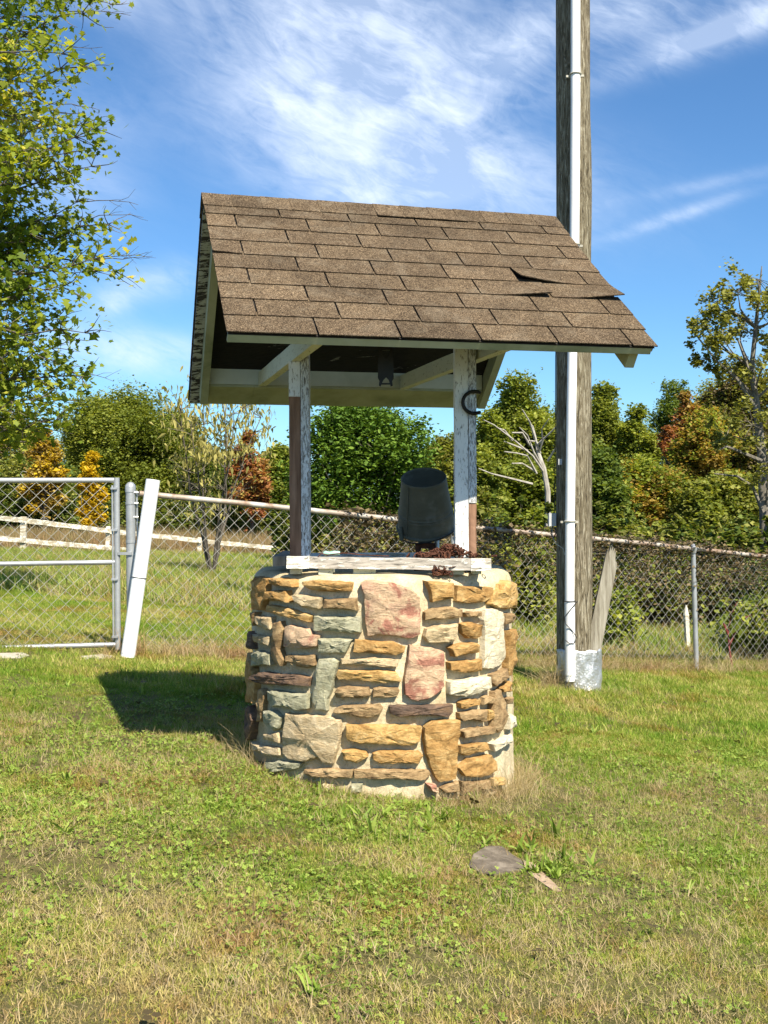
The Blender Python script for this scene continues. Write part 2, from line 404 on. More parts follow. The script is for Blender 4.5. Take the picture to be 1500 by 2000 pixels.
def m_ground():
    m, h = newmat('turf_soil')
    g = h.n('ShaderNodeNewGeometry').outputs['Position']
    n1 = h.noise(g, .9, 6, .65, .6); n2 = h.noise(g, 14, 7, .75); n3 = h.noise(g, 90, 4, .8)
    a = h.ramp(n1, [(.35, (.075, .085, .024)), (.5, (.115, .105, .04)), (.66, (.17, .125, .065))])
    b = h.ramp(n2, [(.35, (.07, .075, .025)), (.6, (.22, .19, .085))])
    col = h.mix(.5, a, b)
    finish(h, col, .95, .1, 0, h.m('ADD', n2, n3), .03, .8)
    return m
M['ground'] = m_ground()
def m_grass(name, green, mid, straw, bias=0.0, trans=.35):
    """blade colour: patches by place, variety by tuft"""
    m, h = newmat(name)
    g = h.n('ShaderNodeNewGeometry').outputs['Position']
    oi = h.n('ShaderNodeObjectInfo').outputs['Random']
    at = h.n('ShaderNodeAttribute', attribute_name='tint').outputs['Fac']
    n1 = h.noise(g, .75, 4, .6, .6); n2 = h.noise(g, 4.5, 4, .7)
    sp_ = h.n('ShaderNodeSeparateXYZ'); h.l(g, sp_.inputs[0])
    dry = h.m('MULTIPLY', h.m('SUBTRACT', 3.55, sp_.outputs[1]), .20)           # the lawn is drier towards the camera
    dry = h.m('MAXIMUM', dry, -.05)
    t = h.m('ADD', h.m('MULTIPLY', n1, 1.3), h.m('MULTIPLY', n2, 1.0))
    t = h.m('ADD', t, h.m('ADD', h.m('MULTIPLY', oi, .34), h.m('MULTIPLY', at, .50)))
    t = h.m('ADD', t, h.m('ADD', dry, bias - 1.08))
    col = h.ramp(t, [(.22, green), (.50, mid), (.78, straw), (.98, tuple(x * .55 for x in straw))])
    n5 = h.noise(g, 1.5, 5, .7, .8); col = h.mix(h.ramp(n5, [(.50, 0.0), (.62, .85)]), col, h.mix(1.0, col, (.80, .58, .50), 'MULTIPLY'))
    p = h.n('ShaderNodeBsdfPrincipled'); h.l(col, p.inputs['Base Color']); p.inputs['Roughness'].default_value = .55
    p.inputs['Specular IOR Level'].default_value = .12
    tr = h.n('ShaderNodeBsdfTranslucent'); h.l(h.mix(1.0, col, (1.2, 1.25, .6), 'MULTIPLY'), tr.inputs[0])
    mx = h.n('ShaderNodeMixShader'); mx.inputs[0].default_value = trans
    h.l(p.outputs[0], mx.inputs[1]); h.l(tr.outputs[0], mx.inputs[2])
    o = h.n('ShaderNodeOutputMaterial'); h.l(mx.outputs[0], o.inputs[0])
    return m
M['grass'] = m_grass('lawn_blades', (.135, .235, .024), (.295, .335, .058), (.53, .43, .20))
M['farGrass'] = m_grass('field_blades', (.15, .25, .035), (.25, .32, .06), (.50, .41, .19), .03)
M['straw'] = m_grass('dry_stems', (.30, .25, .11), (.42, .34, .19), (.50, .40, .25), .1)
M['reddry'] = m_grass('red_brown_weeds', (.22, .19, .08), (.34, .25, .14), (.44, .33, .20), 0)
M['clover'] = leafmat('clover_leaf', [(0, (.11, .18, .025)), (.6, (.20, .29, .045)), (1, (.32, .38, .09))], .3)

# ------------------------------------------------------------------ ground
def ground_sheet():
    tx = np.linspace(-1, 1, 181); xs = 7 * tx + 320 * np.sign(tx) * np.abs(tx) ** 7
    ty = np.linspace(0, 1, 221); ys = -6 + 26 * ty + 600 * ty ** 9
    X, Y = np.meshgrid(xs, ys); Z = ground(X, Y)
    nz = np.array([noise.noise(Vector((a * 1.1, b * 1.1, 0))) * .5 + noise.noise(Vector((a * 4, b * 4, 3))) * .2 for a, b in zip(X.ravel(), Y.ravel())])
    Z = Z + nz.reshape(Z.shape) * .03
    n, m_ = X.shape
    idx = np.arange(n * m_).reshape(n, m_)
    Q = np.stack([idx[:-1, :-1], idx[:-1, 1:], idx[1:, 1:], idx[1:, :-1]], -1).reshape(-1, 4)
    o = fast_mesh('lawn_ground', np.stack([X.ravel(), Y.ravel(), Z.ravel()], 1), [Q], M['ground'], smooth=True)
    tag(o, 'mown lawn sloping down to the right of the stone well', kind='structure')
ground_sheet()

# ------------------------------------------------------------------ stone well
WX, WY, WR = -.01, 4.83, .585
WTOP = .905
well = empty('stone_well', (WX, WY, 0), 'round well of tan and grey fieldstones set in mortar under a shingled roof', 'well')
def ray_cyl(px, py, rr):
    p = P(px, py, 1.0); o = Vector((0, 0, EYE)); d = p - o
    ox, oy = -WX, -WY
    a = d.x ** 2 + d.y ** 2; b = 2 * (ox * d.x + oy * d.y); c = ox * ox + oy * oy - rr * rr
    D = b * b - 4 * a * c
    if D < 0:
        t = -b / (2 * a); side = 1 if px > 745 else -1
        extra = min(.35, math.sqrt(-D) / (2 * a) / 1.6)
        q = o + d * t
        return side * (math.pi / 2 - .12 + extra), q.z
    t = (-b - math.sqrt(D)) / (2 * a); q = o + d * t
    return math.atan2(q.x - WX, -(q.y - WY)), q.z
def cyl(th, z, rr): return Vector((WX + rr * math.sin(th), WY - rr * math.cos(th), z))
def mortar_body():
    mb = MB(); n = 220
    prof = [(WR + .01, -.25)] + [(WR, z) for z in np.linspace(-.15, WTOP - .07, 46)]
    prof += [(WR - .004, WTOP - .045), (WR - .014, WTOP - .022), (WR - .035, WTOP - .006), (WR - .06, WTOP), (WR - .12, WTOP + .002), (WR - .18, WTOP), (WR - .19, WTOP - .03), (WR - .19, .2), (0.01, .2)]
    for (r_, z) in prof:
        for k in range(n):
            a = 2 * math.pi * k / n
            q = Vector((r_ * math.sin(a), -r_ * math.cos(a), z))
            dr = noise.noise(q * 9) * .007 + noise.noise(q * 28) * .0045
            if r_ < .1: dr = 0
            fl = .010 * max(0, .5 - z)
            mb.v.append(Vector((WX + (r_ + dr + fl) * math.sin(a), WY - (r_ + dr + fl) * math.cos(a), z + (noise.noise(q * 7 + Vector((5, 5, 5))) * .012 if z > .8 else 0))))
    for i in range(len(prof) - 1):
        for k in range(n):
            mb.f.append((i * n + k, i * n + (k + 1) % n, (i + 1) * n + (k + 1) % n, (i + 1) * n + k)); mb.sm.append(True)
    mb.build('mortar_wall', M['mortar'], well)
mortar_body()
RG = {3: (470, 1080), 4: (740, 1080), 5: (470, 1310), 6: (740, 1310)}
STONES = [
(3,'O',[(150,250),(220,260),(270,270),(250,470),(215,600),(120,590),(110,300)]),
(3,'O',[(285,275),(400,262),(520,290),(550,355),(470,350),(370,340),(300,320)]),
(3,'O',[(640,300),(760,290),(1160,310),(1150,405),(800,400),(700,380),(640,340)]),
(3,'O',[(262,400),(400,390),(480,400),(500,515),(400,500),(250,490)]),
(3,'T',[(535,445),(640,440),(850,470),(820,580),(650,570),(570,520)]),
(3,'B',[(870,490),(1050,480),(1210,480),(1220,600),(1040,590),(865,580)]),
(3,'Y',[(265,540),(430,570),(560,600),(740,660),(720,720),(530,690),(380,650),(245,605)]),
(3,'G',[(760,665),(1262,668),(1258,835),(1000,830),(757,812)]),
(3,'T',[(165,660),(310,670),(315,805),(250,800),(170,730)]),
(3,'B',[(340,730),(400,715),(440,800),(420,900),(400,1010),(440,1130),(410,1190),(370,1150),(310,1080),(320,860)]),
(3,'P',[(455,770),(500,755),(700,800),(740,850),(810,870),(800,970),(680,1000),(600,1005),(445,985),(450,830)]),
(3,'T',[(130,850),(300,880),(290,965),(200,950),(130,920)]),
(3,'G',[(810,900),(1000,890),(1170,910),(1090,1050),(800,1045)]),
(3,'B',[(455,1075),(760,1070),(775,1180),(680,1205),(560,1195),(460,1130)]),
(3,'G',[(105,1040),(180,1020),(300,1060),(310,1170),(105,1185)]),
(5,'G',[(815,-122),(960,-127),(1020,-92),(990,0),(950,200),(905,300),(900,420),(790,410),(750,330),(765,200),(775,0)]),
(4,'O',[(-256,910),(0,925),(150,935),(285,985),(265,1045),(180,1072),(0,1058),(-276,1042)]),
(4,'T',[(-406,1110),(-290,1120),(-50,1095),(220,1125),(200,1195),(100,1205),(0,1185),(-260,1175),(-400,1165)]),
(4,'Y',[(-440,1230),(0,1228),(180,1245),(235,1350),(60,1362),(-150,1340),(-430,1325),(-455,1280)]),
(5,'D',[(120,55),(240,10),(390,40),(600,45),(715,80),(700,165),(560,150),(360,150),(220,135),(120,85)]),
(5,'O',[(60,-190),(110,-50),(150,100),(150,340),(65,330)]),
(4,'P',[(-205,310),(-90,285),(0,300),(160,320),(330,370),(430,470),(445,690),(440,850),(380,890),(280,895),(180,870),(0,865),(-125,870),(-150,700),(-165,430)]),
(4,'O',[(495,300),(620,300),(790,315),(790,480),(680,490),(560,515),(540,400)]),
(4,'O',[(820,345),(900,350),(1210,360),(1195,480),(1100,520),(960,525),(810,510)]),
(4,'Y',[(1300,330),(1360,290),(1440,320),(1445,570),(1380,585),(1250,575),(1160,530),(1200,400),(1290,390)]),
(4,'B',[(480,620),(580,580),(760,565),(880,590),(885,670),(820,690),(700,695),(600,700),(480,705)]),
(4,'B',[(890,625),(1000,615),(1090,620),(1090,660),(930,670)]),
(4,'T',[(500,790),(600,760),(840,745),(830,850),(790,930),(640,940),(520,935),(475,870)]),
(4,'O',[(850,740),(950,720),(1090,750),(1090,870),(1040,900),(950,895),(880,840)]),
(4,'W',[(1110,590),(1200,580),(1310,620),(1330,850),(1340,1100),(1280,1180),(1200,1215),(1090,1210),(1100,1100),(1110,850),(1095,700)]),
(4,'O',[(745,990),(800,960),(1000,935),(1060,960),(1050,1040),(960,1060),(790,1085)]),
(4,'O',[(745,1145),(850,1135),(1080,1115),(1085,1225),(900,1260),(820,1240),(750,1230)]),
(4,'P',[(320,965),(430,975),(560,995),(690,1030),(690,1400),(640,1460),(540,1530),(420,1550),(340,1540),(280,1480),(270,1300),(300,1150)]),
(6,'W',[(740,120),(1000,70),(1175,60),(1180,170),(1050,235),(900,270),(740,245)]),
(4,'B',[(1320,640),(1400,630),(1420,670),(1400,730),(1325,745)]),
(4,'O',[(1350,820),(1440,800),(1440,1000),(1420,1280),(1370,1290),(1350,1100)]),
(6,'B',[(1180,40),(1350,-20),(1370,70),(1230,165),(1190,120)]),
(6,'D',[(105,370),(200,360),(400,370),(550,360),(780,355),(770,430),(730,485),(600,470),(520,465),(400,470),(200,480),(110,450)]),
(5,'T',[(480,440),(560,460),(780,470),(920,480),(1040,520),(1045,640),(1030,740),(1000,850),(960,980),(870,970),(800,910),(640,960),(500,930),(430,870),(440,650)]),
(6,'Y',[(-350,570),(0,570),(170,570),(450,585),(440,740),(360,785),(150,780),(-50,765),(-200,760),(-340,720)]),
(6,'O',[(480,590),(560,530),(700,515),(850,520),(850,650),(830,750),(830,900),(810,1140),(640,1175),(590,1120),(550,1010),(500,880),(465,700)]),
(5,'Y',[(1050,830),(1200,820),(1310,850),(1340,900),(1260,950),(1200,965),(1080,930)]),
(6,'O',[(-66,870),(0,845),(200,840),(430,845),(465,890),(420,970),(200,975),(0,975),(-60,940)]),
(5,'B',[(650,1040),(900,1025),(1175,1040),(1170,1120),(900,1125),(700,1110),(640,1080)]),
(6,'B',[(-262,1040),(0,1038),(350,1040),(530,1050),(550,1090),(500,1145),(200,1140),(0,1140),(-262,1125)]),
(6,'O',[(845,340),(930,300),(1075,300),(1060,365),(900,400),(855,390)]),
(6,'B',[(1100,280),(1140,255),(1215,280),(1200,350),(1095,355)]),
(6,'B',[(840,440),(1000,415),(1140,405),(1140,540),(1050,530),(960,510),(870,530),(850,490)]),
(6,'Y',[(1150,410),(1210,410),(1225,500),(1150,525)]),
(6,'B',[(1210,220),(1270,200),(1330,330),(1350,480),(1300,620),(1250,650),(1200,600),(1195,400)]),
(6,'O',[(1290,190),(1380,110),(1395,220),(1300,225)]),
(6,'B',[(1325,290),(1400,270),(1395,340),(1350,355)]),
(6,'B',[(870,640),(1000,600),(1220,580),(1250,620),(1200,660),(1000,690),(890,700)]),
(6,'W',[(1365,440),(1430,480),(1430,580),(1370,620)]),
(6,'O',[(850,790),(1000,765),(1140,755),(1160,830),(1060,860),(900,890),(850,860)]),
(6,'W',[(1180,770),(1400,660),(1420,730),(1300,800),(1200,840)]),
(6,'O',[(840,1020),(930,920),(1050,905),(1180,880),(1240,950),(1240,1040),(1150,1100),(1000,1120),(900,1100)]),
(6,'B',[(650,1230),(750,1185),(840,1165),(850,1270),(700,1280)]),
(6,'B',[(870,1165),(1000,1160),(1160,1150),(1170,1230),(1060,1260),(880,1275)]),
(6,'Y',[(1190,1130),(1330,1120),(1330,1200),(1200,1210)]),
(6,'P',[(500,1185),(600,1190),(630,1280),(540,1260)]),
(5,'G',[(275,205),(400,215),(560,240),(700,240),(705,400),(590,415),(450,380),(330,380),(280,300)]),
(5,'B',[(175,190),(230,190),(250,260),(225,400),(200,540),(150,530),(155,350)]),
(5,'G',[(240,420),(340,415),(430,500),(400,600),(350,630),(300,610),(245,540)]),
(5,'T',[(240,660),(380,650),(410,700),(410,760),(310,740),(230,710)]),
(5,'T',[(100,740),(200,780),(400,810),(410,890),(300,890),(200,860),(100,830)]),
(5,'B',[(980,230),(1000,180),(1150,165),(1340,180),(1365,260),(1250,290),(1000,285)]),
(6,'B',[(-66,195),(0,175),(200,180),(220,215),(190,265),(100,280),(-66,280)]),
(5,'B',[(965,400),(1050,375),(1300,360),(1460,355),(1490,400),(1460,460),(1330,495),(1180,480),(1130,460),(960,440)]),
(5,'D',[(50,400),(110,360),(140,520),(100,720),(45,750)]),
(5,'G',[(255,960),(400,945),(630,970),(600,1020),(420,1060),(300,1075),(250,1050)]),
(5,'D',[(165,950),(210,980),(230,1050),(180,1020)]),
(5,'G',[(1150,1190),(1270,1190),(1260,1270),(1150,1270)]),
(5,'T',[(860,1180),(960,1200),(960,1260),(860,1260)]),
(3,'B',[(100,620),(160,620),(150,740),(110,770)]),
(3,'D',[(75,820),(110,850),(120,1010),(80,1000)]),
]
def make_stone(poly, key, prot, seed):
    """poly: list (theta,z); rings from mortar to chiselled face"""
    r = random.Random(seed)
    n = len(poly); pts = []
    for i in range(n):                                  # resample with jitter so that outlines are ragged
        a = Vector(poly[i]); b = Vector(poly[(i + 1) % n]); ln = math.hypot((a.x - b.x) * WR, a.y - b.y)
        k = max(1, int(ln / .016))
        for j in range(k):
            q = a.lerp(b, j / k)
            q2 = Vector((q.x + r.uniform(-1, 1) * .0022 / WR, q.y + r.uniform(-1, 1) * .0022))
            pts.append(q2)
    cx = sum(p.x for p in pts) / len(pts); cz = sum(p.y for p in pts) / len(pts)
    tx, tz = r.uniform(-.05, .05), r.uniform(-.07, .07)
    def layer(ins, lift, amp):
        L = []
        for p in pts:
            dx, dz = (cx - p.x) * WR, cz - p.y; ln = math.hypot(dx, dz) + 1e-6
            f = min(ins / ln, .9) if ins < .1 else ins - 1
            x = p.x + dx * f / WR; z = p.y + dz * f
            nz = noise.noise(Vector((x * 12, z * 22, seed * 3.3))) * amp + noise.noise(Vector((x * 40, z * 60, seed))) * amp * .45
            L.append(cyl(x, z, WR + lift + nz + tx * (x - cx) * WR + tz * (z - cz)))
        return L
    Ls = [layer(.0, -.03, 0), layer(.0003, prot * .70, .003), layer(.0025, prot * .94, .006), layer(.007, prot, .010), layer(1.30, prot + .003, .013), layer(1.6, prot + .004, .013), layer(1.82, prot + .004, .010)]
    mb = MB(); m = len(pts)
    for L in Ls: mb.v += L
    for i in range(len(Ls) - 1):
        for k in range(m):
            mb.f.append((i * m + k, (i + 1) * m + k, (i + 1) * m + (k + 1) % m, i * m + (k + 1) % m)); mb.sm.append(True)
    mb.v.append(cyl(cx, cz, WR + prot + .005)); c = len(mb.v) - 1; o = (len(Ls) - 1) * m
    for k in range(m): mb.f.append((o + k, c, o + (k + 1) % m)); mb.sm.append(True)
    # orientation: outward
    ob = mb.build('stone', ST[key], well)
    bm = bmesh.new(); bm.from_mesh(ob.data); bmesh.ops.recalc_face_normals(bm, faces=bm.faces); bm.to_mesh(ob.data); bm.free()
    ob.data.set_sharp_from_angle(angle=R(24))
    return ob
for i, (rg, key, poly) in enumerate(STONES):
    ox, oy = RG[rg]
    q = [ray_cyl(ox + x / 5.357, oy + y / 5.357, WR + .030) for x, y in poly]
    area = abs(sum(q[k][0] * WR * q[(k + 1) % len(q)][1] - q[(k + 1) % len(q)][0] * WR * q[k][1] for k in range(len(q)))) / 2
    make_stone(q, key, rnd.uniform(.028, .037) + (.004 if area < .006 else 0), i + 1)
# the far side of the same wall
z = .02
while z < .80:
    hh = rnd.uniform(.045, .10); th = 1.72
    while th < 2 * math.pi - 1.76:
        wd = rnd.uniform(.08, .24) / WR
        a, b = th + .01, min(th + wd, 2 * math.pi - 1.72) - .018
        if b - a > .06:
            j = lambda s=.006: rnd.uniform(-s, s)
            make_stone([(a, z + j()), ((a + b) / 2, z + j()), (b, z + j()), (b + j(), z + hh - .014 + j()), ((a + b) / 2, z + hh - .012 + j()), (a + j(), z + hh - .014 + j())],
                       rnd.choice('OOBBTYGWD'), rnd.uniform(.02, .03), rnd.randint(100, 9999))
        th += wd
    z += hh + .008

# ------------------------------------------------------------------ roof and posts
A = .251
U = Vector((math.cos(A), math.sin(A), 0)); V_ = Vector((-math.sin(A), math.cos(A), 0)); ZZ = Vector((0, 0, 1))
RC = Vector((.0137, 4.833, 1.316 + EYE)); RL = 1.646
WN, WF, DN, DF = .972, .957, .746, .805
roof = empty('well_roof', (RC.x, RC.y, .93), 'gabled shingle roof on two peeling white posts over the stone well', 'roof')
def rp(u, v, z): return RC + U * u + V_ * v + ZZ * (z - RC.z)
def slope(side):
    """origin at ridge, unit vector down-slope, normal, length"""
    wv, dz = (WN, DN) if side < 0 else (WF, DF)
    dn = (V_ * side * wv - ZZ * dz); L = dn.length; dn = dn / L
    nrm = U.cross(dn) if side < 0 else dn.cross(U)
    if nrm.z < 0: nrm = -nrm
    return dn, nrm, L
def sp_(side, u, s, nn):
    """point on slope: u along ridge, s up from eave, nn out along normal"""
    dn, nrm, L = slope(side)
    return RC + U * u + dn * (L - s) + nrm * nn
h2 = RL / 2
for side, nm in ((-1, 'near'), (1, 'far')):
    dn, nrm, L = slope(side)
    mb = MB()
    us = (-h2 + .008, h2 - .008)
    def slab(u0, u1, s0, s1, n0, n1, mb=mb):
        mb.hexa([sp_(side, u0, s0, n0), sp_(side, u1, s0, n0), sp_(side, u1, s1, n0), sp_(side, u0, s1, n0),
                 sp_(side, u0, s0, n1), sp_(side, u1, s0, n1), sp_(side, u1, s1, n1), sp_(side, u0, s1, n1)])
    slab(-h2 + .06, h2 - .06, .012, L - .012, -.018, -.004)
    mb.build('deck', M['deck'], roof)
    for sgn in (-1, 1):
        mb = MB(); a, b = (-h2 + .008, -h2 + .0595) if sgn < 0 else (h2 - .0595, h2 - .008)
        slab(a, b, .012, L - .006, -.020, -.004, mb)
        mb.build('deck_edge', M['plywood'], roof)
        mb = MB(); a, b = (-h2 + .052, -h2 + .090) if sgn < 0 else (h2 - .090, h2 - .052)
        slab(a, b, .16 if (side < 0 and sgn < 0) else (.085 if side > 0 else .03), L - .005, -.105, -.0205, mb)
        mb.build('rafter', M['soffit'], roof)
    mb = MB(); slab(-h2 + .006, h2 - .006, .006, L - .002, -.0035, .0005, mb); mb.build('roofing_felt', M['felt'], roof)
# shingle tabs
def tab(side, u0, u1, s0, length, curl=None, top=None, thick=.0045, n0=.0085, n1=.002):
    mb = MB(); nu = 10 if curl else 4
    nv = 3 if curl else 1
    jit = rnd.uniform(-.0025, .0025); ja = rnd.uniform(-.002, .002)
    vs = []
    for L_ in (0, 1):
        for j in range(nv + 1):
            for i in range(nu + 1):
                fu = i / nu; fv = j / nv
                nn = n0 + (n1 - n0) * fv + (thick if L_ else 0)
                if curl: nn += curl(fu) * (1 - fv) ** 1.3
                s = s0 + length * fv + (jit + ja * (fu - .5) if j == 0 else 0) + (noise.noise(Vector((u0 * 9 + fu * 3, s0 * 7, side))) * .0018 if j == 0 else 0)
                mb.v.append(sp_(side, u0 + (u1 - u0) * fu, s, nn))
    N = (nu + 1) * (nv + 1)
    for L_ in (0, 1):
        for j in range(nv):
            for i in range(nu):
                a = L_ * N + j * (nu + 1) + i; q = (a, a + 1, a + nu + 2, a + nu + 1)
                mb.f.append(q if L_ else q[::-1]); mb.sm.append(False)
    for i in range(nu): mb.f.append((i, i + N, i + 1 + N, i + 1)[::-1]); mb.sm.append(False)
    for j in range(nv):
        a = j * (nu + 1); b = a + nu + 1; mb.f.append((a, b, b + N, a + N)[::-1]); mb.sm.append(False)
        a += nu; b += nu; mb.f.append((a, b, b + N, a + N)); mb.sm.append(False)
    ob = mb.build('shingle', SH[rnd.choice((0, 0, 0, 1, 2, 3, 3))], roof)
    return ob
EXP = .127
for side in (-1, 1):
    dn, nrm, L = slope(side); row = 0
    while row * EXP < L - .10:
        s0 = row * EXP; first = -h2 + (.32 if row % 2 == 0 else .125) + rnd.uniform(-.008, .008)
        if row == 3: first -= .0
        seps = [-h2]; x = first
        while x < h2 - .03: seps.append(x); x += .305
        seps.append(h2 + rnd.uniform(-.004, .006))
        for k in range(len(seps) - 1):
            a = seps[k] + (.0035 if k else 0); b = seps[k + 1] - (.0035 if k < len(seps) - 2 else 0)
            cu = None
            if side < 0:
                last = len(seps) - 2
                if row == 4 and k == last - 1: cu = lambda f: .026 * max(0, 1 - f / .75) ** 1.3
                if row == 3 and k == last - 1: cu = lambda f: .021 * max(0, (f - .25) / .75) ** 1.2
                if row == 3 and k == last: cu = lambda f: .026 * max(0, (f - .25) / .75) ** 1.3; b += .012
                if row == 5 and k == 0: cu = lambda f: .007 * (1 - f)
            tab(side, a, b, s0, min(EXP + .035, L - s0), cu)
        row += 1
# ridge caps, lapped from right to left
for k in range(13):
    u0 = -h2 + k * EXP; u1 = min(u0 + .165, h2 + .004)
    lift = .010
    lean = .012 * ((k * 7) % 3) / 3
    mb = MB(); wd = .125 + (.012 if k in (6, 7, 8) else 0)
    ringA = []; prof = [(-1, wd), (-1, wd * .5), (-1, .012), (1, .012), (1, wd * .5), (1, wd)]
    for (uu, lf) in ((u0 - .003, .0150), (u1, .0115)):
        for t in (0, .0045):
            for (sd, s) in prof:
                _, _, L = slope(sd)
                q = sp_(sd, uu, L - s, lf * .75 + t * .7 + (-.003 if s < .02 else 0) + ((.006 if k in (6, 7, 8) and sd < 0 and s > .1 else 0)))
                if s < .02: q = (q + (RC + U * uu + ZZ * (lf + t + .004))) / 2
                mb.v.append(q)
    for i in range(5):
        mb.f += [(i + 6, i + 7, i + 19, i + 18), (i + 1, i, i + 12, i + 13), (i, i + 1, i + 7, i + 6), (i + 12, i + 18, i + 19, i + 13)]
        mb.sm += [False] * 4
    mb.f += [(0, 6, 18, 12), (5, 17, 23, 11)]; mb.sm += [False] * 2
    mb.build('ridge_cap', SH[k % 4], roof)
# fascia, plates, joists
def bmr(name, mat, u0, v0, u1, v1, z0, z1, thick=.038, off=0):
    a, b = rp(u0, v0, (z0 + z1) / 2), rp(u1, v1, (z0 + z1) / 2)
    mb = MB().beam(a, b, thick, z1 - z0, (0, 0, 1), 6, .0008); return mb.build(name, mat, roof)
zn, zf = RC.z - DN, RC.z - DF
mb = MB(); mb.hexa([sp_(-1, -h2 + .004, .006, -.034), sp_(-1, h2 - .016, .006, -.030), sp_(-1, h2 - .016, .026, -.030), sp_(-1, -h2 + .004, .026, -.034),
    sp_(-1, -h2 + .004, .006, -.0045), sp_(-1, h2 - .016, .006, -.0045), sp_(-1, h2 - .016, .011, -.0045), sp_(-1, -h2 + .004, .011, -.0045)])
mb.build('fascia', M['soffit'], roof)
bmr('fascia', M['soffit'], -h2 + .008, WF - .013, h2 - .01, WF - .013, zf - .012, zf + .055, .018)
bmr('wall_plate', M['cream'], -h2 + .095, -WN + .11, h2 - .095, -WN + .11, 1.798, 1.842, .038)
bmr('wall_plate', M['cream'], -h2 + .095, WF - .19, h2 - .095, WF - .19, 1.803, 1.883, .030)
for ua, ub in ((-h2 + .092, -.5), (-.499, h2 - .092)):
    mb = MB(); mb.hexa([rp(ua, WF - .20, 1.790), rp(ub, WF - .20, 1.790), rp(ub, WF - .024, zf - .012), rp(ua, WF - .024, zf - .012), rp(ua, WF - .20, 1.802), rp(ub, WF - .20, 1.802), rp(ub, WF - .024, zf + .001), rp(ua, WF - .024, zf + .001)])
    mb.build('soffit_board', M['soffit'], roof)
bmr('ridge_board', M['soffit'], -h2 + .09, 0, h2 - .09, 0, RC.z - .14, RC.z - .035, .025)
PL, PRt = P(565, 1085, 4.45).x, P(930, 1085, 4.42).x
def uv_of(p): q = p - RC; return q.dot(U), q.dot(V_)
LX = P(587, 1000, 4.45).x
ul, _ = uv_of(Vector((LX - .021, 4.47, 0)))
ur, _ = uv_of(Vector((PRt + .012, 4.50, 0)))
bmr('joist', M['paint_y'], ul, -WN + .16, ul, WF - .207, 1.795, 1.866, .038)
bmr('joist', M['paint_y'], ur, -WN + .16, ur, WF - .207, 1.795, 1.866, .038)
def post_plank(x0, x1, y, z0, z1, mat, name='post_plank', dep=.089):
    mb = MB().beam(((x0 + x1) / 2, y + dep / 2, z0), ((x0 + x1) / 2, y + dep / 2, z1), x1 - x0, dep, (0, 1, 0), 14, .0008)
    return mb.build(name, mat, roof)
def topz(px, py, d): return P(px, py, d).z
xa, xb, xc = P(565, 900, 4.45).x, P(587.5, 900, 4.45).x, P(604, 900, 4.45).x
tag(post_plank(xa, xb - .001, 4.452, .93, topz(576, 775, 4.45), M['bare']), 'bare brown replacement plank of the left post')
post_plank(xa - .0005, xb - .001, 4.45, topz(576, 775, 4.45) + .001, 1.793, M['paint_z'])
post_plank(xb + .001, xc, 4.448, .93, 1.90, M['paint_post2'])
xa, xb, xc = P(889, 900, 4.42).x, P(915, 900, 4.42).x, P(930.5, 900, 4.42).x
post_plank(xa, xb - .001, 4.42, .93, 1.90, M['paint_z'])
post_plank(xb + .001, xc, 4.418, topz(922, 983, 4.42) + .001, 1.90, M['paint_post2'])
tag(post_plank(xb + .001, xc - .001, 4.421, .93, topz(922, 983, 4.42), M['bare']), 'bare brown foot of the right post')

# ------------------------------------------------------------------ timber frame lying on the rim
fr = empty('timber_frame', (0, 4.4, .89), 'weathered white timber frame lying across the rim of the well, below the posts', 'board')
a, b = P(563, 1098, 4.375), P(958, 1103, 4.315)
mb = MB().beam(a, b, .036, .046, (0, 0, 1), 16, .0012); mb.build('front_board', M['grey_x'], fr)
for (q0, q1) in ((561, 606), (920, 959)):
    w0, w1 = a.lerp(b, (q0 - 563) / 395), a.lerp(b, (q1 - 563) / 395)
    MB().beam(w0, w1, .039, .049, (0, 0, 1), 3, .001).build('painted_end', M['paint_x'], fr)
def cross(px0, px1, ln=.62, y0=4.36, m='paint_y'):
    x0, x1 = P(px0, 1110, y0).x, P(px1, 1110, y0).x
    MB().box(((x0 + x1) / 2, y0 + ln / 2, .9195), (x1 - x0, ln, .026)).build('cross_board', M[m], fr)
cross(622, 650, .55); cross(690, 733, .60); cross(868, 906, .55, 4.33); cross(923, 940, .3, 4.36)
cross(566, 588, .3, 4.40)
MB().box((P(556, 1093, 4.75).x, 4.75, .955), (.055, .5, .04)).build('side_board', M['oldwood'], fr)
MB().box((.0, 5.0, .94), (.84, .04, .045)).build('back_board', M['paint_x'], fr)

# ------------------------------------------------------------------ pump, bucket, chain
pu = empty('hand_pump', (P(830, 1060, 4.72).x, 4.72, .91), 'rusty cast iron pump stub under the upturned bucket', 'pump')
px_ = pu.location.x
mb = MB()
for sx in (-1, 1): mb.box((px_ + sx * .030, 4.72, .955), (.022, .07, .09))
mb.box((px_, 4.72, 1.008), (.086, .075, .022)); mb.box((px_, 4.72, .905), (.10, .09, .014))
mb.build('pump_bracket', M['rust'], pu)
MB().lathe([(.030, 1.019), (.030, 1.05), (.024, 1.055), (.024, 1.16), (.01, 1.17)], 20, Matrix.Translation((px_, 4.72, 0))).build('pump_barrel', M['black'], pu)
MB().tube([(px_ + .055, 4.76, .91), (px_ + .055, 4.76, 1.03), (px_ + .03, 4.76, 1.08)], .011, 10).build('pump_pipe', M['galv'], pu)
bk_loc = P(830, 980, 4.70)
bk = empty('upturned_bucket', (bk_loc.x, 4.70, 1.06), 'dark metal bucket turned upside down and tilted towards the viewer on the pump', 'bucket')
MT = Matrix.Translation(bk_loc) @ Matrix.Rotation(R(-4), 4, 'Y') @ Matrix.Rotation(R(27), 4, 'X')
hb = .232
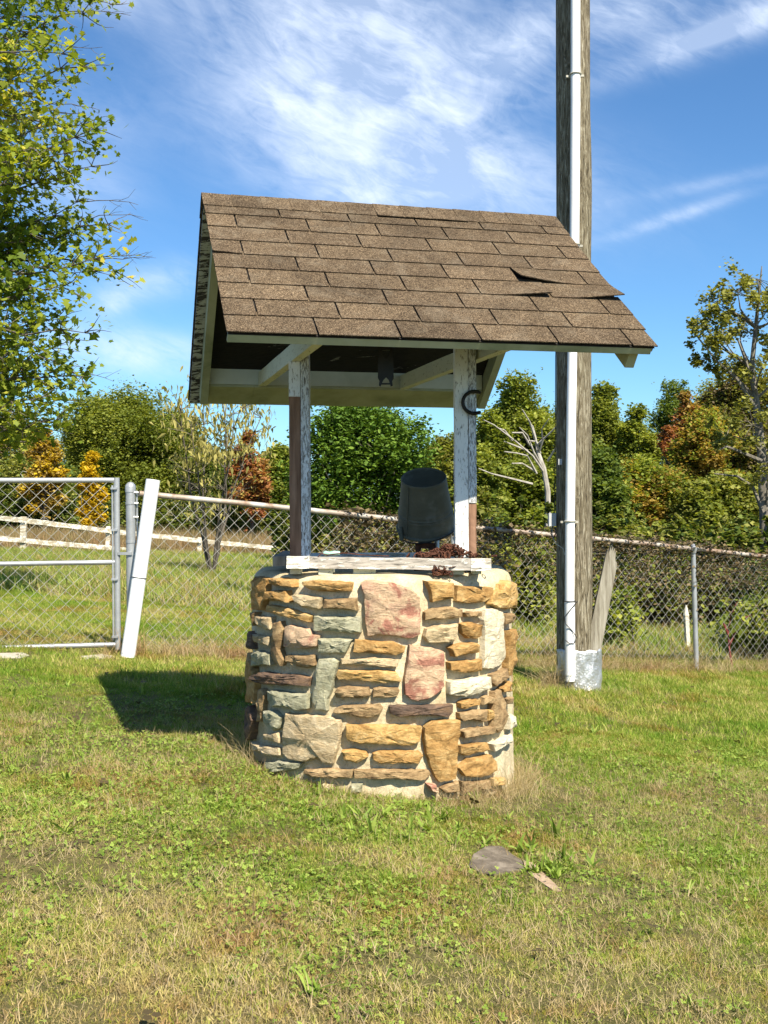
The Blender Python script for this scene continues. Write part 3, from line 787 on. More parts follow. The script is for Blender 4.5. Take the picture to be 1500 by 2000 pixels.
prof = [(.001, hb / 2 - .004), (.089, hb / 2 - .004), (.095, hb / 2 - .001), (.0975, hb / 2 + .005), (.1005, hb / 2), (.1000, hb / 2 - .009)]
def rb(t): return .0985 + t * .0300
for t in np.linspace(.05, 1, 40):
    bump_ = sum(.0035 * math.exp(-((t - c) / .013) ** 2) for c in (.62, .68, .74))
    prof.append((rb(t) + bump_, hb / 2 - hb * t))
prof += [(.132, -hb / 2 - .001), (.136, -hb / 2 - .007), (.134, -hb / 2 - .014), (.127, -hb / 2 - .012)]
for t in np.linspace(.98, .03, 10): prof.append((rb(t) - .002, hb / 2 - hb * t))
prof.append((.001, hb / 2 - .009))
pail = MB().lathe(prof, 64, MT).build('pail', M['bucket'], bk, sharp=50)
# side seam, ear and bail
mb = MB(); an = R(-135)
pts = [MT @ Vector(((rb(t) + .002) * math.cos(an), (rb(t) + .002) * math.sin(an), hb / 2 - hb * t)) for t in np.linspace(.02, 1, 14)]
mb.tube(pts, .0028, 6); mb.build('seam', M['bucket'], pail)
ear = MT @ Vector((.134 * math.cos(R(-150)), .134 * math.sin(R(-150)), -hb / 2 + .012))
MB().tube([ear + Vector((0, 0, .02)), ear + Vector((0, -.004, -.01)), ear + Vector((.004, -.004, -.04))], [.008, .011, .009], 8).build('ear', M['bucket'], pail)
mb = MB()
pts = [MT @ Vector((.139 * math.cos(a_), .139 * math.sin(a_), -hb / 2 - .012 - .01 * math.sin(a_ * 2))) for a_ in np.linspace(R(-150), R(30), 24)]
mb.tube(pts, .0028, 6); mb.build('bail_handle', M['black'], bk)

ch = empty('rusty_chain', (P(875, 1075, 4.4).x, 4.42, .97), 'heap of rusty chain on the timber frame with a strand hanging over its front', 'chain')
def link(mb, p, d, up, ln=.028, wd=.017, r_=.0030):
    d = d.normalized(); sd = d.cross(up).normalized()
    pts = []
    for k in range(9):
        a_ = 2 * math.pi * k / 8; pts.append(p + d * math.cos(a_) * ln / 2 + sd * math.sin(a_) * wd / 2)
    mb.tube(pts, r_, 4, cap=False)
rn = random.Random(3)
def rv(r): return Vector((r.uniform(-1, 1), r.uniform(-1, 1), r.uniform(-1, 1)))
mb = MB(); c0 = P(878, 1083, 4.40)
for i in range(120):
    t = rn.gauss(0, 1); x = c0.x + t * .058; hh = .045 * math.exp(-(t / 1.1) ** 2)
    z = c0.z - .006 + rn.random() * hh
    link(mb, Vector((x, 4.40 + rn.uniform(-.035, .06), z)), rv(rn), rv(rn).normalized(), .034, .020, .0028)
for i in range(30): link(mb, Vector((c0.x - .13 + rn.random() * .1, 4.37 + rn.uniform(-.01, .02), c0.z - .005 + rn.uniform(0, .005))), rv(rn), rv(rn).normalized())
mb.build('chain_heap', M['rust'], ch)
mb = MB()
for s in range(4):
    p = P(860 + s * 5, 1084, 4.325); 
    for i in range(6):
        link(mb, p, Vector((rn.uniform(-.3, .3), rn.uniform(-.2, .2), -1)), rv(rn).normalized()); p = p + Vector((rn.uniform(-.003, .003), 0, -.0135))
for i in range(17):
    link(mb, P(846 + rn.random() * 38, 1106 + rn.random() * 15, 4.31), Vector((rn.uniform(-1, 1), 0, rn.uniform(-.6, .2))), rv(rn).normalized(), .03, .016, .0022)
mb.build('hanging_strand', M['rust'], ch)
q = P(648, 1081, 4.40)
o = MB().tube([q + Vector((-.034, 0, 0)), q + Vector((-.026, 0, .001)), q + Vector((-.01, 0, 0)), q + Vector((.012, 0, .001)), q + Vector((.034, 0, 0))], [.007, .011, .008, .011, .009], 12).build('glass_insulator', M['teal'])
tag(o, 'small pale teal glass piece lying on the left of the timber frame', 'insulator')
o = MB().tube([P(x, y, 4.352) for x, y in ((617, 1100), (621, 1088), (628, 1081), (640, 1084), (655, 1082), (672, 1080), (700, 1083), (730, 1085), (760, 1086))], .0022, 6).build('rusty_wire', M['rust'])
tag(o, 'thin rusty wire lying along the timber frame beside the teal glass piece', 'wire')

# pulley block under the near eave
d_ = 4.15
pb = empty('pulley_block', P(753, 680, d_), 'flat black pulley block hanging under the eave between the posts', 'pulley')
def plate(pxs, d, th, name, mat, parent, holes=()):
    outer = [P(x, y, d) for x, y in pxs]
    bm = bmesh.new(); ed = []
    for ring in [outer] + [[P(x, y, d) for x, y in hl] for hl in holes]:
        vs = [bm.verts.new(p) for p in ring]
        for i in range(len(vs)): ed.append(bm.edges.new((vs[i], vs[(i + 1) % len(vs)])))
    bmesh.ops.triangle_fill(bm, edges=ed, use_beauty=True)
    ex = bmesh.ops.extrude_face_region(bm, geom=list(bm.faces))
    bmesh.ops.translate(bm, verts=[g for g in ex['geom'] if isinstance(g, bmesh.types.BMVert)], vec=(0, th, 0))
    bmesh.ops.recalc_face_normals(bm, faces=bm.faces)
    off = parent_loc(parent); bmesh.ops.translate(bm, verts=bm.verts, vec=-off)
    me = bpy.data.meshes.new(name); bm.to_mesh(me); bm.free(); me.materials.append(mat)
    ob = bpy.data.objects.new(name, me); C.objects.link(ob); ob.parent = parent; return ob
pl = [(741, 678), (745, 676), (762, 676), (767, 679), (767, 692), (769, 715), (769, 740), (766, 744), (767, 753), (763, 755), (762, 751), (745, 751), (743, 755), (740, 753), (741, 744), (738, 738), (738, 712), (740, 692)]
hl = [[(746, 684), (762, 684), (760, 694), (755, 701), (751, 699), (747, 692)], [(746, 748), (749, 742), (754, 737), (759, 742), (761, 748)]]
plate(pl, d_, .006, 'cheek_plate', M['black'], pb, hl); plate(pl, d_ + .03, .006, 'cheek_plate', M['black'], pb, hl)
MB().lathe([(.008, -.012), (.028, -.011), (.023, 0), (.028, .011), (.008, .012)], 24, Matrix.Translation(P(753, 718, d_) + Vector((0, .018, 0))) @ Matrix.Rotation(R(90), 4, 'X')).build('sheave', M['black'], pb)
MB().tube([P(753, 678, d_) + Vector((0, .018, 0)), P(753, 660, d_) + Vector((0, .018, 0)), P(753, 640, d_) + Vector((0, .018, .02))], .006, 8).build('hanger', M['black'], pb)

# horseshoe
hp = []
for k in range(19):
    a_ = R(58 + k * 244 / 18)
    hp.append(P(926 + 22 * math.cos(a_) * (1 if math.cos(a_) < 0 else 1.12), 786 - 21.5 * math.sin(a_), 4.405))
o = MB().tube(hp, [.0055] + [.0085] * 17 + [.0055], 6).build('horseshoe', M['black'])
tag(o, 'black horseshoe nailed to the upper right post with its open side to the right', 'horseshoe')

# ------------------------------------------------------------------ utility pole
px0, pd = P(1122, 1200, 8.3).x, 8.3
pg = gz(px0, pd)
up = empty('utility_pole', (px0, pd, pg), 'tall weathered wooden utility pole with a white conduit up its front', 'utility pole')
mb = MB(); n = 40; zs = np.linspace(pg - .3, 9.5, 90)
for z in zs:
    rr = .140 - .0020 * (z - pg)
    for k in range(n):
        a_ = 2 * math.pi * k / n; q = Vector((math.cos(a_) * 3, math.sin(a_) * 3, z * .5))
        r_ = rr * (1 + .03 * noise.noise(q)) + .002 * noise.noise(Vector((math.cos(a_) * 14, math.sin(a_) * 14, z * .6)))
        if 3.1 < z < 4.2 and math.cos(a_) > .6: r_ += .010 * math.sin((z - 3.1) / 1.1 * math.pi)
        mb.v.append(Vector((px0 + r_ * math.cos(a_), pd + r_ * math.sin(a_), z)))
for i in range(len(zs) - 1):
    for k in range(n):
        mb.f.append((i * n + k, i * n + (k + 1) % n, (i + 1) * n + (k + 1) % n, (i + 1) * n + k)); mb.sm.append(True)
mb.f.append(tuple((len(zs) - 1) * n + k for k in range(n))); mb.sm.append(False)
mb.build('pole_shaft', M['pole'], up)
cd = 8.3 - .14 - .045
cpts = [P(1113.5, 1330, cd), P(1112.5, 1180, cd), P(1113, 1040, cd), P(1116, 800, cd), P(1119.5, 600, cd), P(1122, 480, cd), P(1124, 200, cd), P(1124, 0, cd)]
dirn = (cpts[-1] - cpts[-2]); cpts.append(cpts[-1] + dirn * 5)
cond = MB().tube(cpts, .0365, 20).build('conduit', M['pvc'], up)
MB().tube([P(1113.5, 1318, cd), P(1112.7, 1176, cd)], [.040, .040], 20).build('conduit_sleeve', M['pvc'], cond)
for (x, y) in ((1124, 145), (1121.5, 478), (1113, 1018)):
    c = P(x, y, cd); mb = MB()
    mb.tube([c + Vector((.0395 * math.cos(a_), .0395 * math.sin(a_), 0)) for a_ in np.linspace(R(-200), R(20), 16)], .007, 6)
    mb.box(c + Vector((.052, .02, -.006)), (.03, .02, .016)); mb.box(c + Vector((-.052, .03, -.006)), (.03, .02, .016))
    mb.build('conduit_strap', M['strap'], cond)
c = P(1112.7, 1174, cd)
MB().tube([c + Vector((.0425 * math.cos(a_), .0425 * math.sin(a_), 0)) for a_ in np.linspace(0, 2 * math.pi, 20)], .004, 6).build('cable_tie', M['cable'], cond)
MB().tube([P(x, y, cd - .045) for x, y in ((1128, 1174), (1115, 1190), (1103, 1205), (1104, 1218), (1118, 1232), (1126, 1245), (1122, 1256), (1112, 1257), (1104, 1250))], .0035, 6).build('loose_cable', M['cable'], up)
# crinkled sheet metal round the foot, with pole and stake inside
mb = MB(); n = 48; rows = 16
zt, zb = P(1130, 1272, 8.1).z, P(1130, 1350, 8.1).z - .03
for i in range(rows + 1):
    z = zt + (zb - zt) * i / rows
    for k in range(n + 1):
        a_ = R(-172) + R(168) * k / n
        r_ = .168 + .011 * noise.noise(Vector((a_ * 5, z * 9, 2))) + .008 * noise.noise(Vector((a_ * 11, z * 22, 5)))
        x = px0 + .028 + r_ * math.cos(a_) * 1.04; y = pd - .02 + r_ * math.sin(a_)
        mb.v.append(Vector((x, y, z + (.006 * math.sin(a_ * 9) if i == 0 else 0) + (.05 if i == rows and 26 < k < 31 else 0))))
for i in range(rows):
    for k in range(n):
        a_ = i * (n + 1) + k; mb.f.append((a_, a_ + n + 1, a_ + n + 2, a_ + 1)); mb.sm.append(True)
sh = mb.build('metal_sleeve', M['alu'], up)
so = sh.modifiers.new('thick', 'SOLIDIFY'); so.thickness = .003
bx = P(1078, 1015, 8.3)
jb = MB().box(bx, (.055, .07, .10)).build('junction_box', M['greybox'], up)
MB().tube([P(1078, 1028, 8.3), P(1079, 1048, 8.28), P(1085, 1062, 8.22), P(1092, 1066, 8.18), P(1100, 1072, 8.14), P(1103, 1084, 8.13)], .003, 5).build('box_wire', M['strap'], jb)
MB().tube([P(1080, 1028, 8.32), P(1076, 1042, 8.3), P(1081, 1052, 8.28), P(1086, 1040, 8.2), P(1084, 1030, 8.26)], .005, 5).build('box_wire', M['cable'], jb)
MB().box(P(1094, 902, 8.19), (.028, .012, .045)).build('clip', M['greybox'], up)
MB().tube([P(x, y, 8.3) for x, y in ((1090, -700), (1089.5, 30), (1090, 300), (1091, 520), (1085, 700), (1084.5, 850), (1083, 1003))], .0035, 5).build('drop_cable', M['cable'], up)
# leaning broken stake
sk = empty('broken_stake', P(1153, 1300, 8.22), 'splintered grey plank leaning away from the foot of the utility pole', 'stake')
mb = MB(); t0, t1 = P(1147, 1325, 8.24), P(1191, 1105, 8.26)
ax = (t1 - t0).normalized(); sd = Vector((ax.z, 0, -ax.x))
prof = [(-.055, .085), (-.045, .11), (-.036, .095), (-.028, .145), (-.02, .11), (-.012, .155), (-.003, .12), (.006, .15), (.015, .10), (.022, .125), (.030, .05), (.040, .03), (.050, .045), (.055, .0)]
L0 = (t1 - t0).length; m_ = len(prof)
for (sx, ht) in prof:
    for (al, zz) in ((0, 0), (1, L0 + ht)):
        for yy in (-.022, .022):
            mb.v.append(t0 + sd * (sx * (1.10 - .20 * al)) + ax * (zz + (rnd.uniform(-.012, .012) if al else 0)) + Vector((0, yy, 0)))
for i in range(m_ - 1):
    a_ = i * 4; b_ = a_ + 4
    mb.f += [(a_, b_, b_ + 2, a_ + 2), (b_ + 1, a_ + 1, a_ + 3, b_ + 3), (a_ + 2, b_ + 2, b_ + 3, a_ + 3)]; mb.sm += [False] * 3
mb.f += [(0, 2, 3, 1), ((m_ - 1) * 4, (m_ - 1) * 4 + 1, (m_ - 1) * 4 + 3, (m_ - 1) * 4 + 2)]; mb.sm += [False] * 2
mb.build('plank', M['oldwood'], sk)

# ------------------------------------------------------------------ chain-link fence and gate
def chainlink(name, a0, a1, zb0, zb1, zt0, zt1, parent, cell=.086, r_=.00175):
    a0 = Vector(a0); a1 = Vector(a1); L = (a1 - a0).length; t = (a1 - a0) / L; nrm = Vector((-t.y, t.x, 0))
    nw = int(L / (cell / 2)); Vs = []; Fs = []
    k = 0
    for i in range(nw):
        x0 = i * cell / 2; f = x0 / L
        zb = zb0 + (zb1 - zb0) * f; zt = zt0 + (zt1 - zt0) * f
        n = int(round((zt - zb) / (cell / 2))); dz = (zt - zb) / n
        side0 = i % 2
        pts = []
        for j in range(n + 1):
            odd = (j + side0) % 2
            wob = noise.noise(Vector((x0 * 1.2, j * .2, 0))) * .006
            x = x0 + (cell / 2 + .0015 if odd else -.0015)
            pts.append(Vector((a0.x + t.x * x, a0.y + t.y * x, zb + dz * j)) + nrm * ((.0025 if odd else -.0025) + wob) + t * wob)
        base = k
        for j, p in enumerate(pts):
            for m in range(3):
                an = m * 2.094
                Vs.append(p + nrm * math.cos(an) * r_ + t * math.sin(an) * r_ * 1.3); k += 1
        for j in range(n):
            for m in range(3):
                o = base + j * 3; Fs.append((o + m, o + (m + 1) % 3, o + 3 + (m + 1) % 3, o + 3 + m))
    ob = fast_mesh(name, np.array([tuple(v) for v in Vs]), [np.array(Fs)], M['wire'], parent)
    ob['kind'] = 'stuff'; return ob
FA, FB = Vector((-1.83, 7.67, 0)), Vector((3.0, 10.33, 0))
fdir = (FB - FA); 
def FP(t): return FA + fdir * t
TE = 1.75
fence = empty('chain_link_fence', (FA.x, FA.y, gz(FA.x, FA.y)), 'galvanised chain-link fence sloping down behind the well and pole', 'fence')
ztop = lambda t: (1.268 + (.712 - 1.268) * t)
zbot = lambda t: gz(FP(t).x, FP(t).y) + .03
zb0, zb1 = zbot(0), zbot(1)
e = FP(TE)
chainlink('wire_mesh', FP(.02), FP(TE), zb0 + .02, zbot(TE), ztop(.02) - .015, ztop(TE) - .015, fence, .091)
pts = [Vector((FP(t).x, FP(t).y - .01, ztop(t) + .004 * math.sin(t * 9))) for t in np.linspace(.012, TE, 30)]
MB().tube(pts, .021, 12).build('top_rail', M['rail'], fence)
def post(p, zt, r_=.029, mat='galv', name='line_post', lean=(0, 0)):
    z0 = gz(p.x, p.y) - .1
    return MB().tube([(p.x + lean[0], p.y + lean[1], z0), (p.x, p.y, zt)], r_, 14).build(name, M[mat], fence)
for t in (.5, 1.0, 1.5):
    q = FP(t) + Vector((0, -.02, 0))
    o = post(q, ztop(t) - .02, .024, lean=(.035 if t == 1 else 0, 0))
    MB().tube([q + Vector((0, -.01, ztop(t) - .03)), q + Vector((0, -.03, ztop(t) + .01)), q + Vector((0, .01, ztop(t) + .035))], [.028, .028, .02], 10).build('loop_cap', M['galv'], fence)
tp = Vector((P(256, 1100, 7.62).x, 7.62, 0))
post(tp, P(256, 952, 7.62).z, .034, name='terminal_post')
MB().lathe([(.037, -.035), (.037, 0), (.034, .018), (.02, .034), (.004, .040)], 20, Matrix.Translation((tp.x, tp.y, P(256, 952, 7.62).z))).build('post_cap', M['galv'], fence)
tpost = [o_ for o_ in C.objects if o_.name == 'terminal_post'][0]
for yy in (983, 1058, 1083):
    MB().tube([(tp.x, tp.y, P(256, yy, 7.62).z - .008), (tp.x, tp.y, P(256, yy, 7.62).z + .008)], .037, 16).build('band', M['galv'], tpost)
MB().tube([P(267, 958, 7.64), P(269, 1075, 7.64), P(268, 1200, 7.64)], .007, 6).build('tension_bar', M['galv'], fence)
for yy in (962, 983, 1010): MB().tube([P(258, yy, 7.60), P(270, yy, 7.62)], .008, 6).build('brace_band', M['galv'], fence)

gate = empty('chain_link_gate', (P(229, 1270, 7.6).x, 7.6, gz(-1.9, 7.6)), 'galvanised chain-link gate with a middle rail at the left of the frame', 'gate')
gx1 = P(229, 1100, 7.6); gx1.z = 0; gx0 = Vector((-3.35, 7.35, 0))
zg = lambda py: P(229, py, 7.6).z
MB().tube([(gx1.x, gx1.y, zg(1268)), (gx1.x, gx1.y, zg(933))], .0215, 12).build('gate_stile', M['galv'], gate)
MB().tube([(gx0.x, gx0.y, zg(1268)), (gx0.x, gx0.y, zg(933))], .0215, 12).build('gate_stile', M['galv'], gate)
for yy, r_ in ((938, .019), (1098, .0175), (1259, .0185)):
    MB().tube([(gx0.x + .02, gx0.y, zg(yy)), (gx1.x - .018, gx1.y, zg(yy))], r_, 12).build('gate_rail', M['galv'], gate)
chainlink('wire_mesh', gx0 + Vector((.03, -.012, 0)), gx1 + Vector((-.03, -.012, 0)), zg(1256), zg(1256), zg(941), zg(941), gate, .098)
MB().tube([(gx1.x - .028, gx1.y - .012, zg(1250)), (gx1.x - .028, gx1.y - .012, zg(948))], .007, 6).build('tension_bar', M['galv'], gate)
for yy in (954, 1035, 1131, 1243):
    MB().box((gx1.x - .012, gx1.y - .01, zg(yy)), (.045, .05, .014)).build('tension_band', M['galv'], gate)
MB().box(P(244, 1081, 7.58), (.10, .012, .02)).build('gate_latch', M['galv'], gate)
MB().tube([P(x, y, 7.5) for x, y in ((60, 938), (46, 934), (40, 925), (44, 920), (52, 922))], .002, 5).build('loose_wire', M['wire'], gate)

pipe_a, pipe_b = P(313 - 14, 937, 7.50), P(249.5, 1283, 7.42)
pvc = empty('leaning_pipe', pipe_b, 'thick white plastic pipe leaning against the gate post', 'pipe')
MB().tube([pipe_b, pipe_a + (pipe_a - pipe_b) * .0], .0495, 32, smooth=True).build('pipe_body', M['pvc'], pvc)
c = pipe_b.lerp(pipe_a, .445); ax = (pipe_a - pipe_b).normalized()
s1 = ax.cross(Vector((0, 1, 0))).normalized(); s2 = ax.cross(s1)
MB().tube([c + (s1 * math.cos(a_) + s2 * math.sin(a_)) * .051 for a_ in np.linspace(0, 2 * math.pi, 25)], .0028, 6).build('wire_tie', M['cable'], pvc)

# pavers at the gate, flat stone in the lawn
def slab_stone(name, pts, d, mat, label, cat, th=.03, grp=None, lift=.012):
    """pts pixel outline on the ground"""
    ws = []
    for x, y in pts:
        q = None
        for dd in np.arange(1.8, 12, .01):
            p = P(x, y, dd)
            if p.z < gz(p.x, p.y) + lift: q = p; break
        ws.append(q)
    bm = bmesh.new(); vs = [bm.verts.new(p) for p in ws]; f = bm.faces.new(vs)
    if f.normal.z < 0: f.normal_flip()
    ex = bmesh.ops.extrude_face_region(bm, geom=[f])
    for g in ex['geom']:
        if isinstance(g, bmesh.types.BMVert): g.co.z -= 0
    for v in vs: v.co.z -= th + .03
    bmesh.ops.recalc_face_normals(bm, faces=bm.faces)
    c = sum(ws, Vector()) / len(ws); bmesh.ops.translate(bm, verts=bm.verts, vec=-c)
    me = bpy.data.meshes.new(name); bm.to_mesh(me); bm.free(); me.materials.append(mat)
    o = bpy.data.objects.new(name, me); C.objects.link(o); o.location = c
    tag(o, label, cat, grp); return ws
M['lawnstone'] = simple('grey_weathered_stone', [(.3, (.07, .058, .046)), (.5, (.155, .13, .10)), (.7, (.29, .25, .20))], 14, (1, 1, 1), .9, .2, 0, .006, .7)
M['pinkstone'] = simple('pinkish_stone', [(.3, (.28, .20, .14)), (.7, (.46, .35, .25))], 20, None, .9, .2, 0, .006, .7)
lawn_stone = slab_stone('flat_stone', [(915, 1690), (925, 1668), (950, 1652), (980, 1652), (1000, 1668), (1020, 1682), (1024, 1698), (990, 1702), (960, 1708), (935, 1703)], 3.5, M['lawnstone'], 'flat grey stone sunk in the lawn in front of the well', 'stone', .03, 'flat stones in the lawn', .013)
pink = slab_stone('flat_stone', [(1022, 1680), (1040, 1684), (1052, 1696), (1080, 1722), (1098, 1740), (1080, 1738), (1050, 1718), (1026, 1700)], 3.5, M['pinkstone'], 'narrow pinkish stone beside the flat grey stone in the lawn', 'stone', .03, 'flat stones in the lawn', .012)
pv1 = slab_stone('paver', [(-20, 1276), (45, 1274), (58, 1280), (40, 1285), (-20, 1285)], 7.4, M['concrete'], 'pale concrete paver under the gate at the left edge', 'paver', .03, 'pavers under the gate', .004)
pv2 = slab_stone('paver', [(158, 1281), (200, 1277), (224, 1281), (212, 1286), (165, 1287)], 7.4, M['concrete'], 'pale concrete paver under the gate beside the leaning white pipe', 'paver', .03, 'pavers under the gate', .004)

# ------------------------------------------------------------------ rail fence beyond the gate
rf = empty('split_rail_fence', P(211, 1090, 32), 'old whitewashed two-rail wooden fence in the field behind the gate', 'fence')
def D(px): return 31 + max(0, px) / 500 * 4.5
pp = [(-118, 998, 1092), (46, 1009, 1100), (211, 1028, 1104), (390, 1050, 1122), (536, 1064, 1135)]
for (x, y0, y1) in pp:
    d = D(x); a_, b_ = P(x + 1, y0, d), P(x - 2, y1, d); b_.z = min(b_.z, gz(b_.x, b_.y) - .05)
    MB().beam(b_, a_, .17 if x == 46 else .13, .12, (0, 1, 0), 6, .012).build('rail_post', M['railwood'], rf)
topr = [(-118, 1003), (46, 1016), (211, 1037), (390, 1056), (536, 1071)]
lowr = [(-118, 1040), (46, 1056), (211, 1070), (390, 1088), (536, 1103)]
for rr, hh in ((topr, .14), (lowr, .14)):
    for (x0, y0), (x1, y1) in zip(rr, rr[1:]):
        a_, b_ = P(x0 - 4, y0, D(x0) - .08), P(x1 + 4, y1, D(x1) - .08)
        MB().beam(a_, b_, .05, hh, (0, 0, 1), 8, .012).build('rail', M['railwood'], rf)
def small_post(px, y0, y1, d, wd, label, lean=0):
    a_, b_ = P(px + lean, y0, d), P(px, y1, d); b_.z -= .1
    mb = MB(); m1 = b_.lerp(a_, .8)
    mb.tube([b_, m1, a_ + Vector((wd * .1, 0, 0))], [wd / 2, wd / 2, wd * .12], 6, smooth=False)
    o = mb.build('old_post', M['railwood']); tag(o, label, 'post')
small_post(1041, 1136, 1210, 15, .08, 'thin whitish old post behind the fence just right of the well', 0)
small_post(1344, 1182, 1262, 12.6, .07, 'thin broken white post behind the fence beside the right line post', -5)
print('structure done')
# ------------------------------------------------------------------ foliage
LEAF_QUAD = (np.array([[0, 0, 0], [.5, .45, .06], [1, 0, 0], [.5, -.45, .06]], float), [(0, 1, 2, 3)])
LEAF_LONG = (np.array([[0, 0, 0], [.35, .17, .03], [1, 0, -.12], [.35, -.17, .03]], float), [(0, 1, 2, 3)])
_m = [(0, 0), (.12, .40), (.36, .22), (.45, .58), (.62, .26), (1, 0), (.62, -.26), (.45, -.58), (.36, -.22), (.12, -.40)]
LEAF_MAPLE = (np.array([[x, y, .08 * abs(y)] for x, y in _m]), [(0, 1, 2, 8), (0, 8, 9), (2, 3, 4), (6, 7, 8), (2, 4, 6, 8), (4, 5, 6)])
LEAF_OVAL = (np.array([[0, 0, 0], [.25, .27, .05], [.65, .25, .05], [1, 0, -.04], [.65, -.25, .05], [.25, -.27, .05]], float), [(0, 1, 2, 3), (0, 3, 4, 5)])
def leaves(name, pts, size, shape, mat, parent, rng, droop=0.0, flat=.5, tintbase=None, kind=None, sizevar=.35):
    base, faces = shape; n = len(pts); k = len(base)
    az_ = rng.uniform(0, 2 * np.pi, n); pitch = rng.normal(-droop, .45, n) ; roll = rng.normal(0, flat, n)
    s = size * (1 + rng.normal(0, sizevar, n).clip(-.6, .8))
    b = base[None] * s[:, None, None]; b = b - np.array([.5, 0, 0]) * s[:, None, None]
    cr, sr = np.cos(roll)[:, None], np.sin(roll)[:, None]
    y = b[..., 1] * cr - b[..., 2] * sr; z = b[..., 1] * sr + b[..., 2] * cr; x = b[..., 0]
    cp, sp2 = np.cos(pitch)[:, None], np.sin(pitch)[:, None]
    x2 = x * cp - z * sp2; z2 = x * sp2 + z * cp
    ca, sa = np.cos(az_)[:, None], np.sin(az_)[:, None]
    X = x2 * ca - y * sa; Y = x2 * sa + y * ca
    Vv = np.stack([X, Y, z2], -1) + pts[:, None, :]
    t = rng.uniform(0, 1, n) if tintbase is None else np.clip(tintbase + rng.normal(0, .16, n), 0, 1)
    Fc = [np.array([f for f in faces if len(f) == m]) for m in (3, 4) if any(len(f) == m for f in faces)]
    idx = [(fc[None] + (np.arange(n) * k)[:, None, None]).reshape(-1, fc.shape[1]) for fc in Fc]
    return fast_mesh(name, Vv.reshape(-1, 3), idx, mat, parent, np.repeat(t, k))
def blobpts(rng, c, r, n, shell=.45):
    v = rng.normal(size=(n, 3)); v /= np.linalg.norm(v, axis=1)[:, None]
    rad = rng.uniform(0, 1, n) ** shell
    lump = 1 + .22 * np.sin(v[:, 0] * 5 + c[0]) * np.sin(v[:, 2] * 6 + c[2] * 3) + .15 * np.sin(v[:, 1] * 9 + c[1])
    return np.array(c) + (v * rad[:, None] * lump[:, None] + rng.normal(0, .13, (n, 3))) * np.array(r)
def curve(a, b, sag=.1, n=6, r=rnd):
    a = Vector(a); b = Vector(b); L = (b - a).length; off = rv(r) * L * sag
    return [a.lerp(b, t / (n - 1)) + off * math.sin(math.pi * t / (n - 1)) + rv(r) * L * .015 * (0 < t < n - 1) for t in range(n)]
G = {
 'green': leafmat('leaf_green', [(0, (0.084, 0.117, 0.018)), (.5, (0.170, 0.204, 0.034)), (1, (0.301, 0.321, 0.064))]),
 'deep': leafmat('leaf_deep_green', [(0, (0.055, 0.087, 0.018)), (.5, (0.107, 0.156, 0.030)), (1, (0.187, 0.234, 0.052))]),
 'olive': leafmat('leaf_olive', [(0, (0.105, 0.109, 0.028)), (.5, (0.201, 0.211, 0.049)), (1, (0.330, 0.331, 0.084))]),
 'yellowgreen': leafmat('leaf_yellow_green', [(0, (0.093, 0.128, 0.019)), (.5, (0.199, 0.250, 0.039)), (1, (0.370, 0.394, 0.067))]),
 'yellow': leafmat('leaf_yellow', [(0, (0.313, 0.212, 0.012)), (.5, (0.537, 0.383, 0.020)), (1, (0.665, 0.510, 0.048))]),
 'orange': leafmat('leaf_orange', [(0, (0.188, 0.124, 0.037)), (.5, (0.338, 0.236, 0.066)), (1, (0.431, 0.360, 0.101))]),
 'red': leafmat('leaf_red', [(0, (0.184, 0.065, 0.035)), (.5, (0.345, 0.139, 0.060)), (1, (0.414, 0.277, 0.103))]),
 'gold': leafmat('leaf_gold', [(0, (0.150, 0.113, 0.026)), (.5, (0.287, 0.204, 0.047)), (1, (0.450, 0.296, 0.065))]),
 'brown': leafmat('leaf_brown', [(0, (0.050, 0.040, 0.019)), (.5, (0.118, 0.088, 0.045)), (1, (0.198, 0.150, 0.076))], .2),
 'maple': leafmat('leaf_maple', [(0, (0.081, 0.134, 0.014)), (.45, (0.203, 0.261, 0.031)), (.85, (0.379, 0.397, 0.061)), (1, (0.595, 0.511, 0.087))], .5),
 'pear': leafmat('leaf_pear', [(0, (0.038, 0.081, 0.011)), (.6, (0.085, 0.155, 0.019)), (1, (0.157, 0.242, 0.034))], .25),
 'straw': leafmat('leaf_straw', [(0, (0.180, 0.171, 0.054)), (.5, (0.324, 0.294, 0.090)), (1, (0.450, 0.399, 0.144))], .4),
}
GRP = 'broad-leaved trees of the wood edge'
